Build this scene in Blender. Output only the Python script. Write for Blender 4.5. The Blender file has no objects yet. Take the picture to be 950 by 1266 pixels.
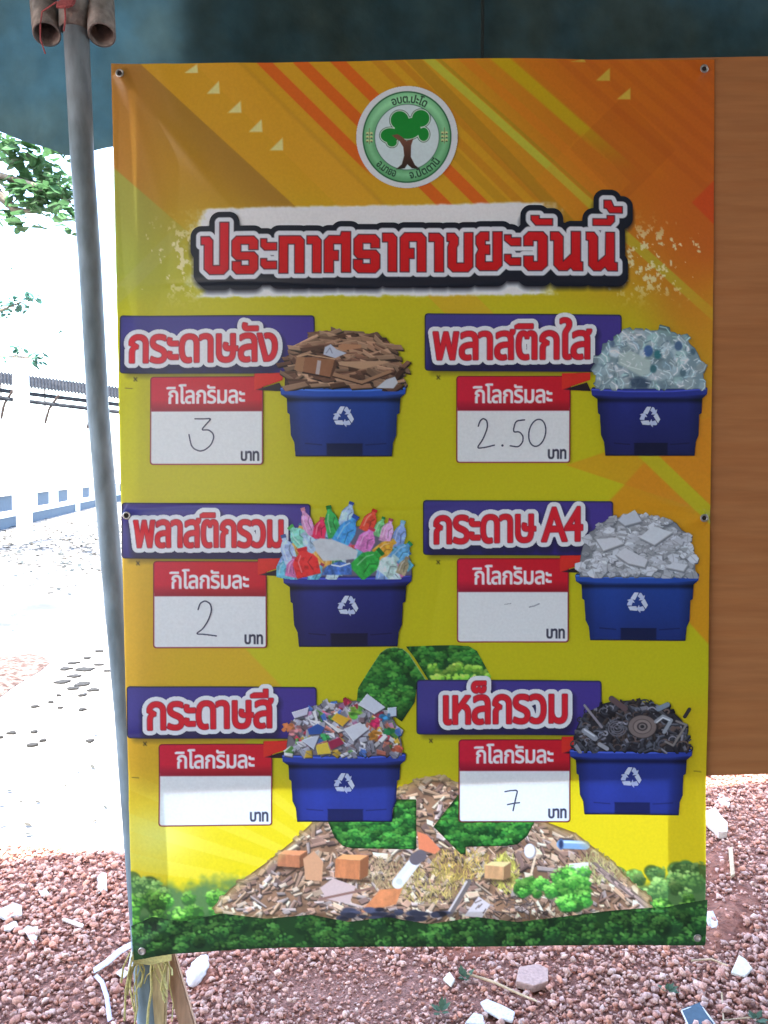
import bpy, bmesh, math, random
import numpy as np
from mathutils import Vector, Matrix
random.seed(7); RNG = np.random.default_rng(7)
R = math.radians
scene = bpy.context.scene
COL = scene.collection

# ------------------------------------------------------------------ camera, light, exposure
F, CX, CY, EYE, PITCH = 953.0, 475.0, 633.0, 1.5, R(3.0)      # focal length and centre in photo pixels
cam = bpy.data.cameras.new('camera'); cam_o = bpy.data.objects.new('camera', cam); COL.objects.link(cam_o)
cam_o.location = (0, 0, EYE); cam_o.rotation_euler = (R(90) - PITCH, 0, 0)
cam.sensor_fit = 'HORIZONTAL'; cam.sensor_width = 36; cam.lens = 36 * F / 950
cam.clip_start = 0.05; cam.clip_end = 2000
scene.camera = cam_o
SUN_EL, SUN_AZ = R(64.5), R(186)                                # sun stands behind the camera, high
w = bpy.data.worlds.new('World'); scene.world = w; w.use_nodes = True
nt = w.node_tree; bg = nt.nodes['Background']
sky = nt.nodes.new('ShaderNodeTexSky'); sky.sky_type = 'NISHITA'; sky.sun_disc = False
sky.sun_elevation = SUN_EL; sky.sun_rotation = SUN_AZ; sky.dust_density = 2.0; sky.air_density = 1.0
nt.links.new(sky.outputs[0], bg.inputs[0]); bg.inputs[1].default_value = 0.15
sun = bpy.data.lights.new('sun', 'SUN'); sun.energy = 2.6; sun.angle = R(0.5); sun.color = (1, .95, .87)
sun_o = bpy.data.objects.new('sun', sun); COL.objects.link(sun_o)
sd_ = Vector((math.sin(SUN_AZ) * math.cos(SUN_EL), math.cos(SUN_AZ) * math.cos(SUN_EL), math.sin(SUN_EL)))
sun_o.rotation_euler = sd_.to_track_quat('Z', 'Y').to_euler()
scene.view_settings.view_transform = 'Standard'; scene.view_settings.look = 'None'
scene.view_settings.gamma = 1; scene.view_settings.use_curve_mapping = False
scene.view_settings.exposure = 3.52
scene.render.engine = 'CYCLES'
scene.cycles.max_bounces = 8; scene.cycles.diffuse_bounces = 5

CP, SP = math.cos(PITCH), math.sin(PITCH)
def ray(px, py):
    a, b = (px - CX) / F, (CY - py) / F
    return np.array([a, CP + b * SP, -SP + b * CP]) if np.isscalar(px) else (a, CP + b * SP, -SP + b * CP)
def P(px, py, Y):
    d = ray(px, py); k = Y / d[1]; return Vector((d[0] * k, Y, EYE + d[2] * k))
def G(px, py, z=0.0):
    d = ray(px, py); k = (z - EYE) / d[2]; return Vector((d[0] * k, d[1] * k, z))

# ------------------------------------------------------------------ helpers
def lin(c):
    c = np.asarray(c, float) / 255.0
    return np.where(c <= .04045, c / 12.92, ((c + .055) / 1.055) ** 2.4)
MATS = {}
def mat(name, rgb=None, rough=.7, var=.25, scale=8., bump=0., bscale=None, attr=False, trans=0., spec=.3, metal=0., rgb2=None, detail=6, stretch=None):
    if name in MATS: return MATS[name]
    m = bpy.data.materials.new(name); m.use_nodes = True; t = m.node_tree; N = t.nodes; L = t.links
    b = N['Principled BSDF']; out = N['Material Output']
    b.inputs['Roughness'].default_value = rough; b.inputs['Metallic'].default_value = metal
    b.inputs['Specular IOR Level'].default_value = spec
    tc = N.new('ShaderNodeTexCoord'); co = tc.outputs['Object']
    if stretch:
        mp = N.new('ShaderNodeMapping'); mp.inputs['Scale'].default_value = stretch; L.new(co, mp.inputs[0]); co = mp.outputs[0]
    nz = N.new('ShaderNodeTexNoise'); nz.inputs['Scale'].default_value = scale; nz.inputs['Detail'].default_value = detail
    L.new(co, nz.inputs['Vector'])
    if attr:
        a = N.new('ShaderNodeAttribute'); a.attribute_name = 'Col'; base = a.outputs['Color']
    else:
        mx0 = N.new('ShaderNodeMix'); mx0.data_type = 'RGBA'
        mx0.inputs[6].default_value = (*rgb, 1); mx0.inputs[7].default_value = (*(rgb2 or rgb), 1)
        rp = N.new('ShaderNodeMapRange'); rp.inputs[1].default_value = .4; rp.inputs[2].default_value = .62
        L.new(nz.outputs['Fac'], rp.inputs[0]); L.new(rp.outputs[0], mx0.inputs[0]); base = mx0.outputs[2]
    mr = N.new('ShaderNodeMapRange'); mr.inputs[1].default_value = .3; mr.inputs[2].default_value = .7
    mr.inputs[3].default_value = 1 - var; mr.inputs[4].default_value = 1 + var * .5
    nz2 = N.new('ShaderNodeTexNoise'); nz2.inputs['Scale'].default_value = scale * 3.1; nz2.inputs['Detail'].default_value = detail
    L.new(co, nz2.inputs['Vector']); L.new(nz2.outputs['Fac'], mr.inputs[0])
    mx = N.new('ShaderNodeVectorMath'); mx.operation = 'MULTIPLY'
    L.new(base, mx.inputs[0]); L.new(mr.outputs[0], mx.inputs[1])
    L.new(mx.outputs[0], b.inputs['Base Color'])
    if bump:
        bp = N.new('ShaderNodeBump'); bp.inputs['Strength'].default_value = bump; bp.inputs['Distance'].default_value = .01
        nb = N.new('ShaderNodeTexNoise'); nb.inputs['Scale'].default_value = bscale or scale * 6; nb.inputs['Detail'].default_value = 5
        L.new(co, nb.inputs['Vector']); L.new(nb.outputs['Fac'], bp.inputs['Height']); L.new(bp.outputs[0], b.inputs['Normal'])
    if trans:
        tr = N.new('ShaderNodeBsdfTranslucent'); L.new(mx.outputs[0], tr.inputs['Color'])
        ms = N.new('ShaderNodeMixShader'); ms.inputs[0].default_value = trans
        L.new(b.outputs[0], ms.inputs[1]); L.new(tr.outputs[0], ms.inputs[2]); L.new(ms.outputs[0], out.inputs['Surface'])
    MATS[name] = m; return m

def tag(o, label=None, cat=None, group=None, kind=None):
    if label: o['label'] = label
    if cat: o['category'] = cat
    if group: o['group'] = group
    if kind: o['kind'] = kind
    return o
def thing(name, label, cat, loc=(0, 0, 0), group=None):
    o = bpy.data.objects.new(name, None); o.empty_display_size = .1; COL.objects.link(o); o.location = loc
    return tag(o, label, cat, group)
def base(o):
    v = Vector((0, 0, 0))
    while o: v += o.location; o = o.parent
    return v
def link(name, me, m, parent=None, smooth=False):
    if m: me.materials.append(m)
    if smooth: me.polygons.foreach_set('use_smooth', [True] * len(me.polygons))
    o = bpy.data.objects.new(name, me); COL.objects.link(o)
    if parent: o.parent = parent
    return o
def obj(name, bm, m, parent=None, smooth=False, origin=None):
    """bm in world coordinates; the object's origin is its parent's, or the given point"""
    off = base(parent) if parent else (Vector(origin) if origin is not None else Vector((0, 0, 0)))
    bmesh.ops.translate(bm, verts=bm.verts, vec=-off)
    me = bpy.data.meshes.new(name); bm.to_mesh(me); bm.free()
    o = link(name, me, m, parent, smooth)
    if not parent: o.location = off
    return o
def box(bm, c, s, rz=0, bevel=0, M=None):
    mtx = Matrix.Translation(c) @ (M if M is not None else Matrix.Rotation(rz, 4, 'Z')) @ Matrix.Diagonal((*s, 1))
    r = bmesh.ops.create_cube(bm, size=1, matrix=mtx)
    if bevel:
        es = list({e for v in r['verts'] for e in v.link_edges})
        bmesh.ops.bevel(bm, geom=es, offset=bevel, segments=2, affect='EDGES')
def tube(bm, pts, rad, n=10, cap=True):
    pts = [Vector(p) for p in pts]; k = len(pts)
    rads = rad if isinstance(rad, (list, tuple)) else [rad] * k
    rings = []
    up = Vector((0, 0, 1))
    for i, p in enumerate(pts):
        d = (pts[min(i + 1, k - 1)] - pts[max(i - 1, 0)]).normalized()
        a = d.cross(up if abs(d.z) < .95 else Vector((0, 1, 0))).normalized(); b = d.cross(a).normalized()
        rings.append([bm.verts.new(p + (a * math.cos(2 * math.pi * j / n) + b * math.sin(2 * math.pi * j / n)) * rads[i]) for j in range(n)])
    for i in range(k - 1):
        for j in range(n):
            bm.faces.new((rings[i][j], rings[i][(j + 1) % n], rings[i + 1][(j + 1) % n], rings[i + 1][j]))
    if cap:
        bm.faces.new(rings[0]); bm.faces.new(rings[-1][::-1])
def pipe(bm, a, b, ro, ri, n=24):
    a, b = Vector(a), Vector(b); d = (b - a).normalized()
    u = d.cross(Vector((0, 1, 0)) if abs(d.y) < .9 else Vector((1, 0, 0))).normalized(); v = d.cross(u)
    def ring(p, r): return [bm.verts.new(p + (u * math.cos(2 * math.pi * j / n) + v * math.sin(2 * math.pi * j / n)) * r) for j in range(n)]
    A, B, C, D = ring(a, ro), ring(b, ro), ring(a, ri), ring(b, ri)
    for j in range(n):
        q = (j + 1) % n
        bm.faces.new((A[j], A[q], B[q], B[j])); bm.faces.new((C[q], C[j], D[j], D[q]))
        bm.faces.new((A[q], A[j], C[j], C[q])); bm.faces.new((B[j], B[q], D[q], D[j]))
def prism(bm, pts, h, z0=0):
    """flat polygon (x, y) at height z0 with thickness h"""
    lo = [bm.verts.new((p[0], p[1], z0)) for p in pts]
    if h == 0:
        bm.faces.new(lo); return
    hi = [bm.verts.new((p[0], p[1], z0 + h)) for p in pts]; n = len(pts)
    bm.faces.new(hi); bm.faces.new(lo[::-1])
    for i in range(n): bm.faces.new((lo[i], lo[(i + 1) % n], hi[(i + 1) % n], hi[i]))

# ------------------------------------------------------------------ painter for the printed banner (all in banner pixels)
def segs_of(contours):
    out = []
    for c in contours:
        c = np.asarray(c, float); out.append(np.hstack([c, np.roll(c, -1, 0)]))
    return np.vstack(out)
def sdf(segs, X, Y, signed=True):
    d2 = np.full(X.shape, 1e9); wn = np.zeros(X.shape, np.int16)
    for x1, y1, x2, y2 in segs:
        dx, dy = x2 - x1, y2 - y1; l2 = dx * dx + dy * dy + 1e-9
        t = np.clip(((X - x1) * dx + (Y - y1) * dy) / l2, 0, 1)
        ex, ey = X - x1 - t * dx, Y - y1 - t * dy
        np.minimum(d2, ex * ex + ey * ey, out=d2)
        if signed and y1 != y2:
            c = (y1 > Y) != (y2 > Y)
            wn += np.where(c & (X < x1 + (Y - y1) * dx / dy), 1 if y2 > y1 else -1, 0).astype(np.int16)
    d = np.sqrt(d2)
    return np.where(wn != 0, -d, d) if signed else d
def vnoise(X, Y, s, seed=0):
    """smooth value noise 0..1 with cell size s"""
    g = np.random.default_rng(seed).random((64, 64)); u, v = X / s, Y / s
    i, j = np.floor(u).astype(int), np.floor(v).astype(int); f, h = u - i, v - j
    f, h = f * f * (3 - 2 * f), h * h * (3 - 2 * h); i0, j0, i1, j1 = i % 64, j % 64, (i + 1) % 64, (j + 1) % 64
    return (g[j0, i0] * (1 - f) + g[j0, i1] * f) * (1 - h) + (g[j1, i0] * (1 - f) + g[j1, i1] * f) * h
def fbm(X, Y, s, seed=0):
    return .5 * vnoise(X, Y, s, seed) + .3 * vnoise(X, Y, s / 2.1, seed + 1) + .2 * vnoise(X, Y, s / 4.3, seed + 2)
class Cv:
    def __init__(s, x0, y0, x1, y1, step):
        s.st = step; s.x0, s.y0 = x0, y0
        s.nx, s.ny = int((x1 - x0) / step) + 2, int((y1 - y0) / step) + 2
        s.X, s.Y = np.meshgrid(x0 + np.arange(s.nx) * step, y0 + np.arange(s.ny) * step)
        s.rgb = np.zeros((s.ny, s.nx, 3)); s.a = np.zeros((s.ny, s.nx))
    def win(s, xa, ya, xb, yb):
        i0 = max(0, int((xa - s.x0) / s.st) - 1); i1 = min(s.nx, int((xb - s.x0) / s.st) + 3)
        j0 = max(0, int((ya - s.y0) / s.st) - 1); j1 = min(s.ny, int((yb - s.y0) / s.st) + 3)
        return (slice(j0, j1), slice(i0, i1)) if i1 > i0 and j1 > j0 else None
    def put(s, sl, cov, col, alpha=True):
        c = col(s.X[sl], s.Y[sl]) if callable(col) else np.asarray(col, float)
        s.rgb[sl] = s.rgb[sl] * (1 - cov[..., None]) + c * cov[..., None]
        if alpha: s.a[sl] = np.maximum(s.a[sl], cov)
    def fill(s, contours, col, grow=0, soft=None, op=1., alpha=True, segs=None):
        sg = segs if segs is not None else segs_of(contours)
        m = grow + (soft or s.st) + 1
        sl = s.win(min(sg[:, 0].min(), sg[:, 2].min()) - m, min(sg[:, 1].min(), sg[:, 3].min()) - m, max(sg[:, 0].max(), sg[:, 2].max()) + m, max(sg[:, 1].max(), sg[:, 3].max()) + m)
        if not sl: return
        d = sdf(sg, s.X[sl], s.Y[sl]) - grow
        s.put(sl, np.clip(.5 - d / (soft or s.st), 0, 1) * op, col, alpha)
    def stroke(s, pts, w, col, op=1., alpha=True):
        p = np.asarray(pts, float); sg = np.hstack([p[:-1], p[1:]]); m = w + 2
        sl = s.win(p[:, 0].min() - m, p[:, 1].min() - m, p[:, 0].max() + m, p[:, 1].max() + m)
        if not sl: return
        d = sdf(sg, s.X[sl], s.Y[sl], False) - w / 2
        s.put(sl, np.clip(.5 - d / s.st, 0, 1) * op, col, alpha)
    def disc(s, x, y, rx, ry, col, op=1., soft=None, alpha=True):
        m = max(rx, ry) + 2; sl = s.win(x - m, y - m, x + m, y + m)
        if not sl: return
        q = np.sqrt(((s.X[sl] - x) / rx) ** 2 + ((s.Y[sl] - y) / ry) ** 2); k = min(rx, ry)
        s.put(sl, np.clip(.5 - (q - 1) * k / (soft or s.st), 0, 1) * op, col, alpha)
def rrect(x0, y0, x1, y1, r=3, skew=0.):
    pts = []
    for cx, cy, a in ((x1 - r, y0 + r, -90), (x1 - r, y1 - r, 0), (x0 + r, y1 - r, 90), (x0 + r, y0 + r, 180)):
        for k in range(5):
            t = R(a + k * 22.5); pts.append((cx + r * math.cos(t), cy + r * math.sin(t)))
    return [(x, y + skew * (x - x0)) for x, y in pts]
def rotp(pts, cx, cy, a, s=1.):
    c, n = math.cos(a), math.sin(a)
    return [(cx + s * (x * c - y * n), cy + s * (x * n + y * c)) for x, y in pts]
# lettering: outlines of Blender's built-in font, laid out glyph by glyph
GL = {}
def glyph(ch):
    if ch in GL: return GL[ch]
    def segs(s):
        c = bpy.data.curves.new('lettering', 'FONT'); c.body = s; c.size = 100; c.resolution_u = 3
        o = bpy.data.objects.new('lettering', c); COL.objects.link(o); bpy.context.view_layer.update()
        cu = o.to_curve(bpy.context.evaluated_depsgraph_get()); out = []
        for sp in cu.splines:
            if sp.type != 'BEZIER': continue
            q = list(sp.bezier_points); pl = []
            for u, v in zip(q, q[1:] + q[:1]):
                p0, p1, p2, p3 = (np.array(w.xy) for w in (u.co, u.handle_right, v.handle_left, v.co))
                k = 1 if np.linalg.norm(p3 - p0) < .5 or abs(np.cross(p3 - p0, p1 - p0)) + abs(np.cross(p3 - p0, p2 - p0)) < .05 * np.linalg.norm(p3 - p0) else 5
                for t in np.arange(k) / k: pl.append(p0 * (1 - t) ** 3 + 3 * p1 * t * (1 - t) ** 2 + 3 * p2 * t * t * (1 - t) + p3 * t ** 3)
            pl = np.array(pl); out.append(np.hstack([pl, np.roll(pl, -1, 0)]))
        o.to_curve_clear(); bpy.data.objects.remove(o); bpy.data.curves.remove(c); return np.vstack(out)
    if ch == ' ': GL[ch] = (np.zeros((0, 4)), 24.); return GL[ch]
    sg = segs(ch); both = segs(ch + 'H'); h = segs('H')
    adv = both[:, [0, 2]].max() - h[:, [0, 2]].max()
    GL[ch] = (sg, adv); return GL[ch]
UP = 'ัิีึืํ็่้'
def layout(text, track=0., mark=-9.):
    x = 0.; out = []
    for ch in text:
        sg, adv = glyph(ch); s = sg.copy()
        if ch in UP:
            s[:, [0, 2]] += x + mark - track; out.append(s); continue
        s[:, [0, 2]] += x; out.append(s); x += adv + track
    return np.vstack(out)
def text_segs(text, x0, x1, yb, xh, track=0., grow=0., slope=0., mark=-9., up=1.):
    s = layout(text, track, mark); a, b = s[:, [0, 2]].min(), s[:, [0, 2]].max()
    kx = (x1 - x0 - 2 * grow) / (b - a); ky = (xh - 2 * grow) / 55.8
    o = np.empty_like(s)
    for i in (0, 2):
        o[:, i] = x0 + grow + (s[:, i] - a) * kx
        yy = s[:, i + 1]; yy = np.where(yy > 60, 60 + (yy - 60) * up, yy)
        o[:, i + 1] = yb - grow - yy * ky + slope * (o[:, i] - x0)
    return o

# banner surface: pixel -> world, with the soft waves of hung vinyl
YB = 1.60
def wave(u, v):
    a = .0035 * np.sin(u / 118 + v / 330) + .0022 * np.sin(u / 61 - v / 210 + 1.) + .0020 * np.sin(v / 140 + u / 400)
    edge = np.clip((190 - u) / 52, 0, 1); a = a - .006 * edge ** 2 * np.sin(v / 260 + .6)
    a += .0012 * np.exp(-((u - 330 - .5 * (v - 80)) / 26) ** 2) * np.clip(1 - (v - 80) / 260, 0, 1)
    a -= .0016 * np.exp(-((u - 195 - .35 * (v - 80)) / 18) ** 2) * np.clip(1 - (v - 80) / 200, 0, 1)
    a += .0012 * np.exp(-((u - 640 + .4 * (v - 980)) / 22) ** 2) * np.exp(-((v - 980) / 140) ** 2)
    c = lambda x, y, dx, dy, L, wd: np.exp(-(((u - x) * dy - (v - y) * dx) / wd) ** 2) * np.clip(1 - ((u - x) * dx + (v - y) * dy) / L, 0, 1) * (((u - x) * dx + (v - y) * dy) > -6)
    a = a - .0022 * (c(150, 93, .64, .77, 230, 9) + c(150, 93, .30, .95, 260, 8) + c(870, 86, -.7, .71, 200, 8) + c(870, 86, -.35, .94, 220, 9) + c(868, 640, -.9, .43, 160, 8) + c(868, 640, -.93, -.36, 150, 8) + c(159, 637, .9, .43, 130, 8) + c(178, 1170, .75, -.66, 200, 9) + c(858, 1153, -.7, -.71, 190, 9))
    for y, q in ((352, .0007), (628, .0008), (905, .0007)): a = a + q * np.exp(-((v - y - 3 * np.sin(u / 60)) / 3.5) ** 2)
    hold = np.exp(-((v - 962) / 70) ** 2) * np.clip((900 - u) / 40, 0, 1)      # the board's lower edge presses on the sheet
    w_ = 1.55 * a - .004
    w_ = np.where(w_ > 0, w_ * .25, w_)
    return w_ * (1 - .8 * hold)
def surf(u, v, lift=0.):
    d = ray(np.asarray(u, float), np.asarray(v, float)); k = YB / d[1]
    return np.stack([d[0] * k, YB + wave(u, v) - lift, EYE + d[2] * k], -1)
def to_albedo(rgb): return np.clip(lin(np.clip(rgb, 0, 255)) * 1.3, .004, .86)
def cover_lookup(cv, X, Y):
    i = np.round((X - cv.x0) / cv.st).astype(int); j = np.round((Y - cv.y0) / cv.st).astype(int)
    ok = (i >= 0) & (j >= 0) & (i < cv.nx) & (j < cv.ny)
    out = np.zeros(X.shape); out[ok] = cv.er[j[ok], i[ok]]; return out
def erode(a, k):
    for _ in range(k):
        p = np.pad(a, 1, constant_values=0)
        a = np.minimum.reduce([p[1:-1, 1:-1], p[:-2, 1:-1], p[2:, 1:-1], p[1:-1, :-2], p[1:-1, 2:]])
    return a
PRINTS = []          # (name, canvas, layer, parent key, label)
def emit(name, cv, layer, above, m, parent, off):
    a = cv.a; ins = a >= .5
    cov = np.zeros(a.shape)
    for o in above: cov = np.maximum(cov, cover_lookup(o, cv.X, cv.Y))
    hid = cov > .5
    n4 = lambda q: (q[:-1, :-1], q[:-1, 1:], q[1:, 1:], q[1:, :-1])
    h4 = n4(hid); vis = ~(h4[0] & h4[1] & h4[2] & h4[3])
    i4 = n4(ins); cnt = sum(q.astype(int) for q in i4)
    full = (cnt == 4) & vis
    idx = np.arange(cv.nx * cv.ny).reshape(cv.ny, cv.nx); k4 = n4(idx)
    quads = np.stack([q[full] for q in k4], -1)
    verts = surf(cv.X, cv.Y, layer * .00035).reshape(-1, 3); cols = to_albedo(cv.rgb).reshape(-1, 3)
    xv, xc, polys = [], [], []
    nb = len(verts); fx, fy, fa = cv.X.ravel(), cv.Y.ravel(), a.ravel()
    for j, i in zip(*np.nonzero((cnt > 0) & (cnt < 4) & vis)):
        c = (idx[j, i], idx[j, i + 1], idx[j + 1, i + 1], idx[j + 1, i]); poly = []
        for q in range(4):
            A, B = c[q], c[(q + 1) % 4]; ia, ib = fa[A] >= .5, fa[B] >= .5
            if ia: poly.append(A)
            if ia != ib:
                t = (.5 - fa[A]) / (fa[B] - fa[A]); t = min(max(t, .02), .98)
                xv.append((fx[A] + t * (fx[B] - fx[A]), fy[A] + t * (fy[B] - fy[A]))); xc.append(A if ia else B)
                poly.append(nb + len(xv) - 1)
        if len(poly) >= 3: polys.append(poly)
    if xv:
        xa = np.array(xv); verts = np.vstack([verts, surf(xa[:, 0], xa[:, 1], layer * .00035)]); cols = np.vstack([cols, cols[xc]])
    lens = [4] * len(quads) + [len(p) for p in polys]
    loops = np.concatenate([quads.ravel(), np.array([v for p in polys for v in p], int)])
    used, inv = np.unique(loops, return_inverse=True)
    verts, cols = verts[used] - np.array(off), cols[used]
    me = bpy.data.meshes.new(name); me.vertices.add(len(verts)); me.vertices.foreach_set('co', verts.ravel())
    me.loops.add(len(inv)); me.loops.foreach_set('vertex_index', inv.astype(np.int32))
    lens = np.array(lens, np.int32); me.polygons.add(len(lens))
    me.polygons.foreach_set('loop_start', np.concatenate([[0], np.cumsum(lens)[:-1]]).astype(np.int32))
    me.update(calc_edges=True); me.validate()
    at = me.color_attributes.new('Col', 'FLOAT_COLOR', 'POINT')
    at.data.foreach_set('color', np.hstack([cols, np.ones((len(cols), 1))]).astype(np.float32).ravel())
    return link(name, me, m, parent, True)

# ------------------------------------------------------------------ painting the print
def jungle(cv, inside, x0, y0, x1, y1, n, rad, seed, tone=1., alpha=False, pal=None):
    rg = np.random.default_rng(seed)
    pal = pal or [(22, 62, 28), (30, 88, 36), (48, 120, 46), (84, 150, 60)]
    pts = sorted([(rg.uniform(y0, y1), rg.uniform(x0, x1)) for _ in range(n)])
    for y, x in pts:
        if not inside(x, y): continue
        r = rad * rg.uniform(.7, 1.3); b = rg.uniform(.65, 1.2) * tone
        cv.disc(x, y + r * .3, r, r * .85, np.array(pal[0]) * b, alpha=alpha, soft=2, op=.8)
        for _ in range(int(16 + r * 1.5)):
            t, q = rg.uniform(0, 6.28), math.sqrt(rg.uniform(0, 1)); dx, dy = q * math.cos(t), q * math.sin(t)
            if not inside(x + dx * r, y + dy * r * .85): continue
            l = .5 - .5 * dy - .2 * dx + rg.uniform(-.25, .25); k = min(max(l, 0), .999) * 3
            i = int(k); c = np.array(pal[i]) * (1 - k + i) + np.array(pal[min(i + 1, 3)]) * (k - i)
            cv.disc(x + dx * r, y + dy * r * .85, rg.uniform(1, 2.6), rg.uniform(.8, 2.), c * b, alpha=alpha, soft=1.4, op=.85)
def inpoly(poly):
    p = np.asarray(poly, float)
    def f(x, y):
        c = False; n = len(p); j = n - 1
        for i in range(n):
            if (p[i, 1] > y) != (p[j, 1] > y) and x < (p[j, 0] - p[i, 0]) * (y - p[i, 1]) / (p[j, 1] - p[i, 1]) + p[i, 0]: c = not c
            j = i
        return c
    return f
def shard(cv, x, y, L, W, a, col, rg, sk=.3, dark=.35):
    q = [(-L / 2, -W / 2 + rg.uniform(-1, 1) * W * .2), (L / 2 - sk * W, -W / 2), (L / 2, W / 2 - rg.uniform(0, .25) * W), (-L / 2 + sk * W, W / 2)]
    p = rotp(q, x, y, a); c = np.array(col, float)
    cv.fill([[(u + .8, v + 1.6) for u, v in p]], c * dark, soft=2)
    g = rg.uniform(-.25, .25)
    cv.fill([p], lambda X, Y: c * (1 + g * ((X - x) / max(L, 1)) + .1 * (fbm(X, Y, 5, int(x)) - .5))[..., None])
    cv.stroke([p[3], p[2]], 1.1, c * .55, .8); cv.stroke([p[0], p[1]], .9, np.minimum(c * 1.2 + 6, 245), .7)

TL, TR, BR, BL = (138, 79), (884, 73), (868.5, 1164.5), (167.5, 1184)
OUTLINE = [(138, 79), (300, 77.5), (510, 75), (700, 74), (884, 73), (883, 300), (879, 560), (874, 860), (868.5, 1164.5), (700, 1167.5), (480, 1170.5), (300, 1172.5), (215, 1176), (190, 1179.5), (167.5, 1184), (160, 1000), (150.5, 600), (143, 300)]

def paint_sheet():
    cv = Cv(136, 71, 886, 1186, 1.15); X, Y = cv.X, cv.Y
    cv.rgb[:] = (182, 176, 22)
    def mixc(mask, col):
        cv.rgb[:] = cv.rgb * (1 - mask[..., None]) + np.array(col, float) * mask[..., None]
    sm = lambda e0, e1, v: np.clip((v - e0) / (e1 - e0), 0, 1) ** 2 * (3 - 2 * np.clip((v - e0) / (e1 - e0), 0, 1))
    # orange head of the sheet
    t = 1 - sm(215, 400, Y + .18 * (880 - X) * 0 + .10 * (X - 500) * -1)
    mixc(t * .85, (196, 140, 30))
    mixc(sm(560, 800, X + .55 * (80 - Y) + 60) * (1 - sm(250, 470, Y)), (190, 102, 22))
    mixc(sm(780, 880, X) * (1 - sm(330, 560, Y)) * .8, (186, 92, 24))
    # broad diagonals
    d = X - Y                                           # constant along 45 degree bands
    def band(c, hw, col, op, y0=0, y1=2000, k=1., s=1.5, fade=30):
        e = np.abs(X - k * (Y - 80) - c); m = np.clip(.5 + (hw - e) / s, 0, 1)
        m = m * sm(y0 - fade, y0, Y) * (1 - sm(y1, y1 + fade, Y)); mixc(m * op, col)
    lw = np.clip(.5 + ((175 + 1.08 * (Y - 80)) - X) / 2, 0, 1) * (1 - sm(240, 330, Y))
    mixc(lw * (.35 + .6 * sm(-110, 0, X - 175 - 1.08 * (Y - 80))), (152, 112, 34))
    mixc(lw * sm(200, 130, X) if False else lw * (1 - sm(140, 230, X)) * .6, (168, 112, 60))
    gl = np.clip(.5 + ((128 + 1.15 * (Y - 196)) - X) / 3, 0, 1) * sm(196, 215, Y) * (1 - sm(330, 400, Y)) * (1 - sm(150, 300, X))
    mixc(gl * .8, (150, 158, 70))
    band(430, 13, (166, 164, 90), .35, 300, 385, -1.0)
    band(330, 10, (200, 88, 22), .9, 0, 196); band(375, 10, (200, 88, 22), .9, 0, 300); band(422, 10, (202, 90, 22), .9, 0, 300)
    band(272, 30, (204, 150, 40), .5, 0, 400, 1.); band(300, 2, (150, 110, 30), .35, 0, 250, 1.0, 8)
    band(470, 7, (180, 112, 24), .5, 0, 330); band(497, 6, (180, 116, 24), .6, 0, 330)
    band(516, 10, (160, 118, 26), .6, 0, 330, .95); band(450, 8, (170, 126, 24), .5, 150, 330)
    band(536, 7.5, (178, 178, 56), .95, 0, 262, 1.12, 2); band(536, 9, (176, 172, 40), .7, 262, 420, 1.12)
    band(548, 3, (150, 130, 26), .5, 0, 262, 1.12); band(580, 9, (204, 116, 26), .5, 0, 220, 1.12)
    band(624, 13, (184, 158, 16), .9, 0, 150, 1.18, 5, 70); band(660, 10, (198, 112, 24), .5, 0, 200, 1.15)
    for k in range(6): band(700 + k * 32, 7, (172, 82, 20), .32, 0, 230, 1.15, 4, 60)
    dia = lambda cx, cy, r: np.clip(.5 + (r - (np.abs(X - cx) + np.abs(Y - cy))) / 2, 0, 1)
    mixc(dia(770, 185, 66) * .2, (150, 70, 14)); mixc(dia(884, 250, 28) * .75, (196, 66, 20)); mixc(dia(720, 225, 60) * .25, (210, 130, 30))
    # side colours further down
    mixc(sm(790, 890, X + .22 * (Y - 420)) * (1 - sm(520, 640, Y)) * sm(300, 380, Y) * .75, (198, 142, 26))
    org = np.clip(.5 + (X - 735 - np.abs(Y - 640) * .9 + .0 * Y) / 4, 0, 1) * (1 - sm(800, 900, Y))
    mixc(org * .8, (202, 132, 24))
    mixc(np.clip(.5 + (X - 700 - np.abs(Y - 575) * 3.) / 6, 0, 1) * .5, (206, 128, 26))
    e = np.abs(X - 852 - 1.05 * (Y - 612)); mixc(np.clip(.5 + (13 - e) / 3, 0, 1) * (Y > 540) * (Y < 650) * .8, (178, 180, 30))
    lo = np.clip(.5 + ((300 - .0 * Y) - X - np.abs(Y - 860) * .95 + 60) / 4, 0, 1); mixc(lo * .7, (200, 154, 36))
    mixc(sm(330, 150, X) * 0 + (1 - sm(150, 240, X)) * sm(560, 760, Y) * .55, (204, 152, 46))
    mixc(sm(700, 860, X) * sm(830, 900, Y) * .4, (202, 158, 24))
    # light rays fanning out of the heap
    ang = np.degrees(np.arctan2(1130 - Y, X - 520)); rays = (np.sin(ang * .9) > .2)
    rr = sm(940, 1000, Y); mixc(rr * .75, (214, 190, 28)); mixc(rr * rays * .3 * (X < 480), (222, 204, 84))
    mixc(np.exp(-((X - 195) / 50) ** 2 - ((Y - 1035) / 36) ** 2) * .7, (226, 214, 120))
    # white brushed strip behind the title, with its spatter
    top = 259 - (X - 250) * .018; bot = 369 - (X - 250) * .010
    nz = fbm(X, Y, 9, 3); inside = sm(-2, 2, Y - top + (nz - .5) * 3) * (1 - sm(-2, 2, Y - bot + (nz - .5) * 5))
    edge = sm(228, 262, X + (nz - .5) * 40) * (1 - sm(655, 700, X + (nz - .5) * 40)); mixc(inside * edge * .97, (214, 220, 226))
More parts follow.
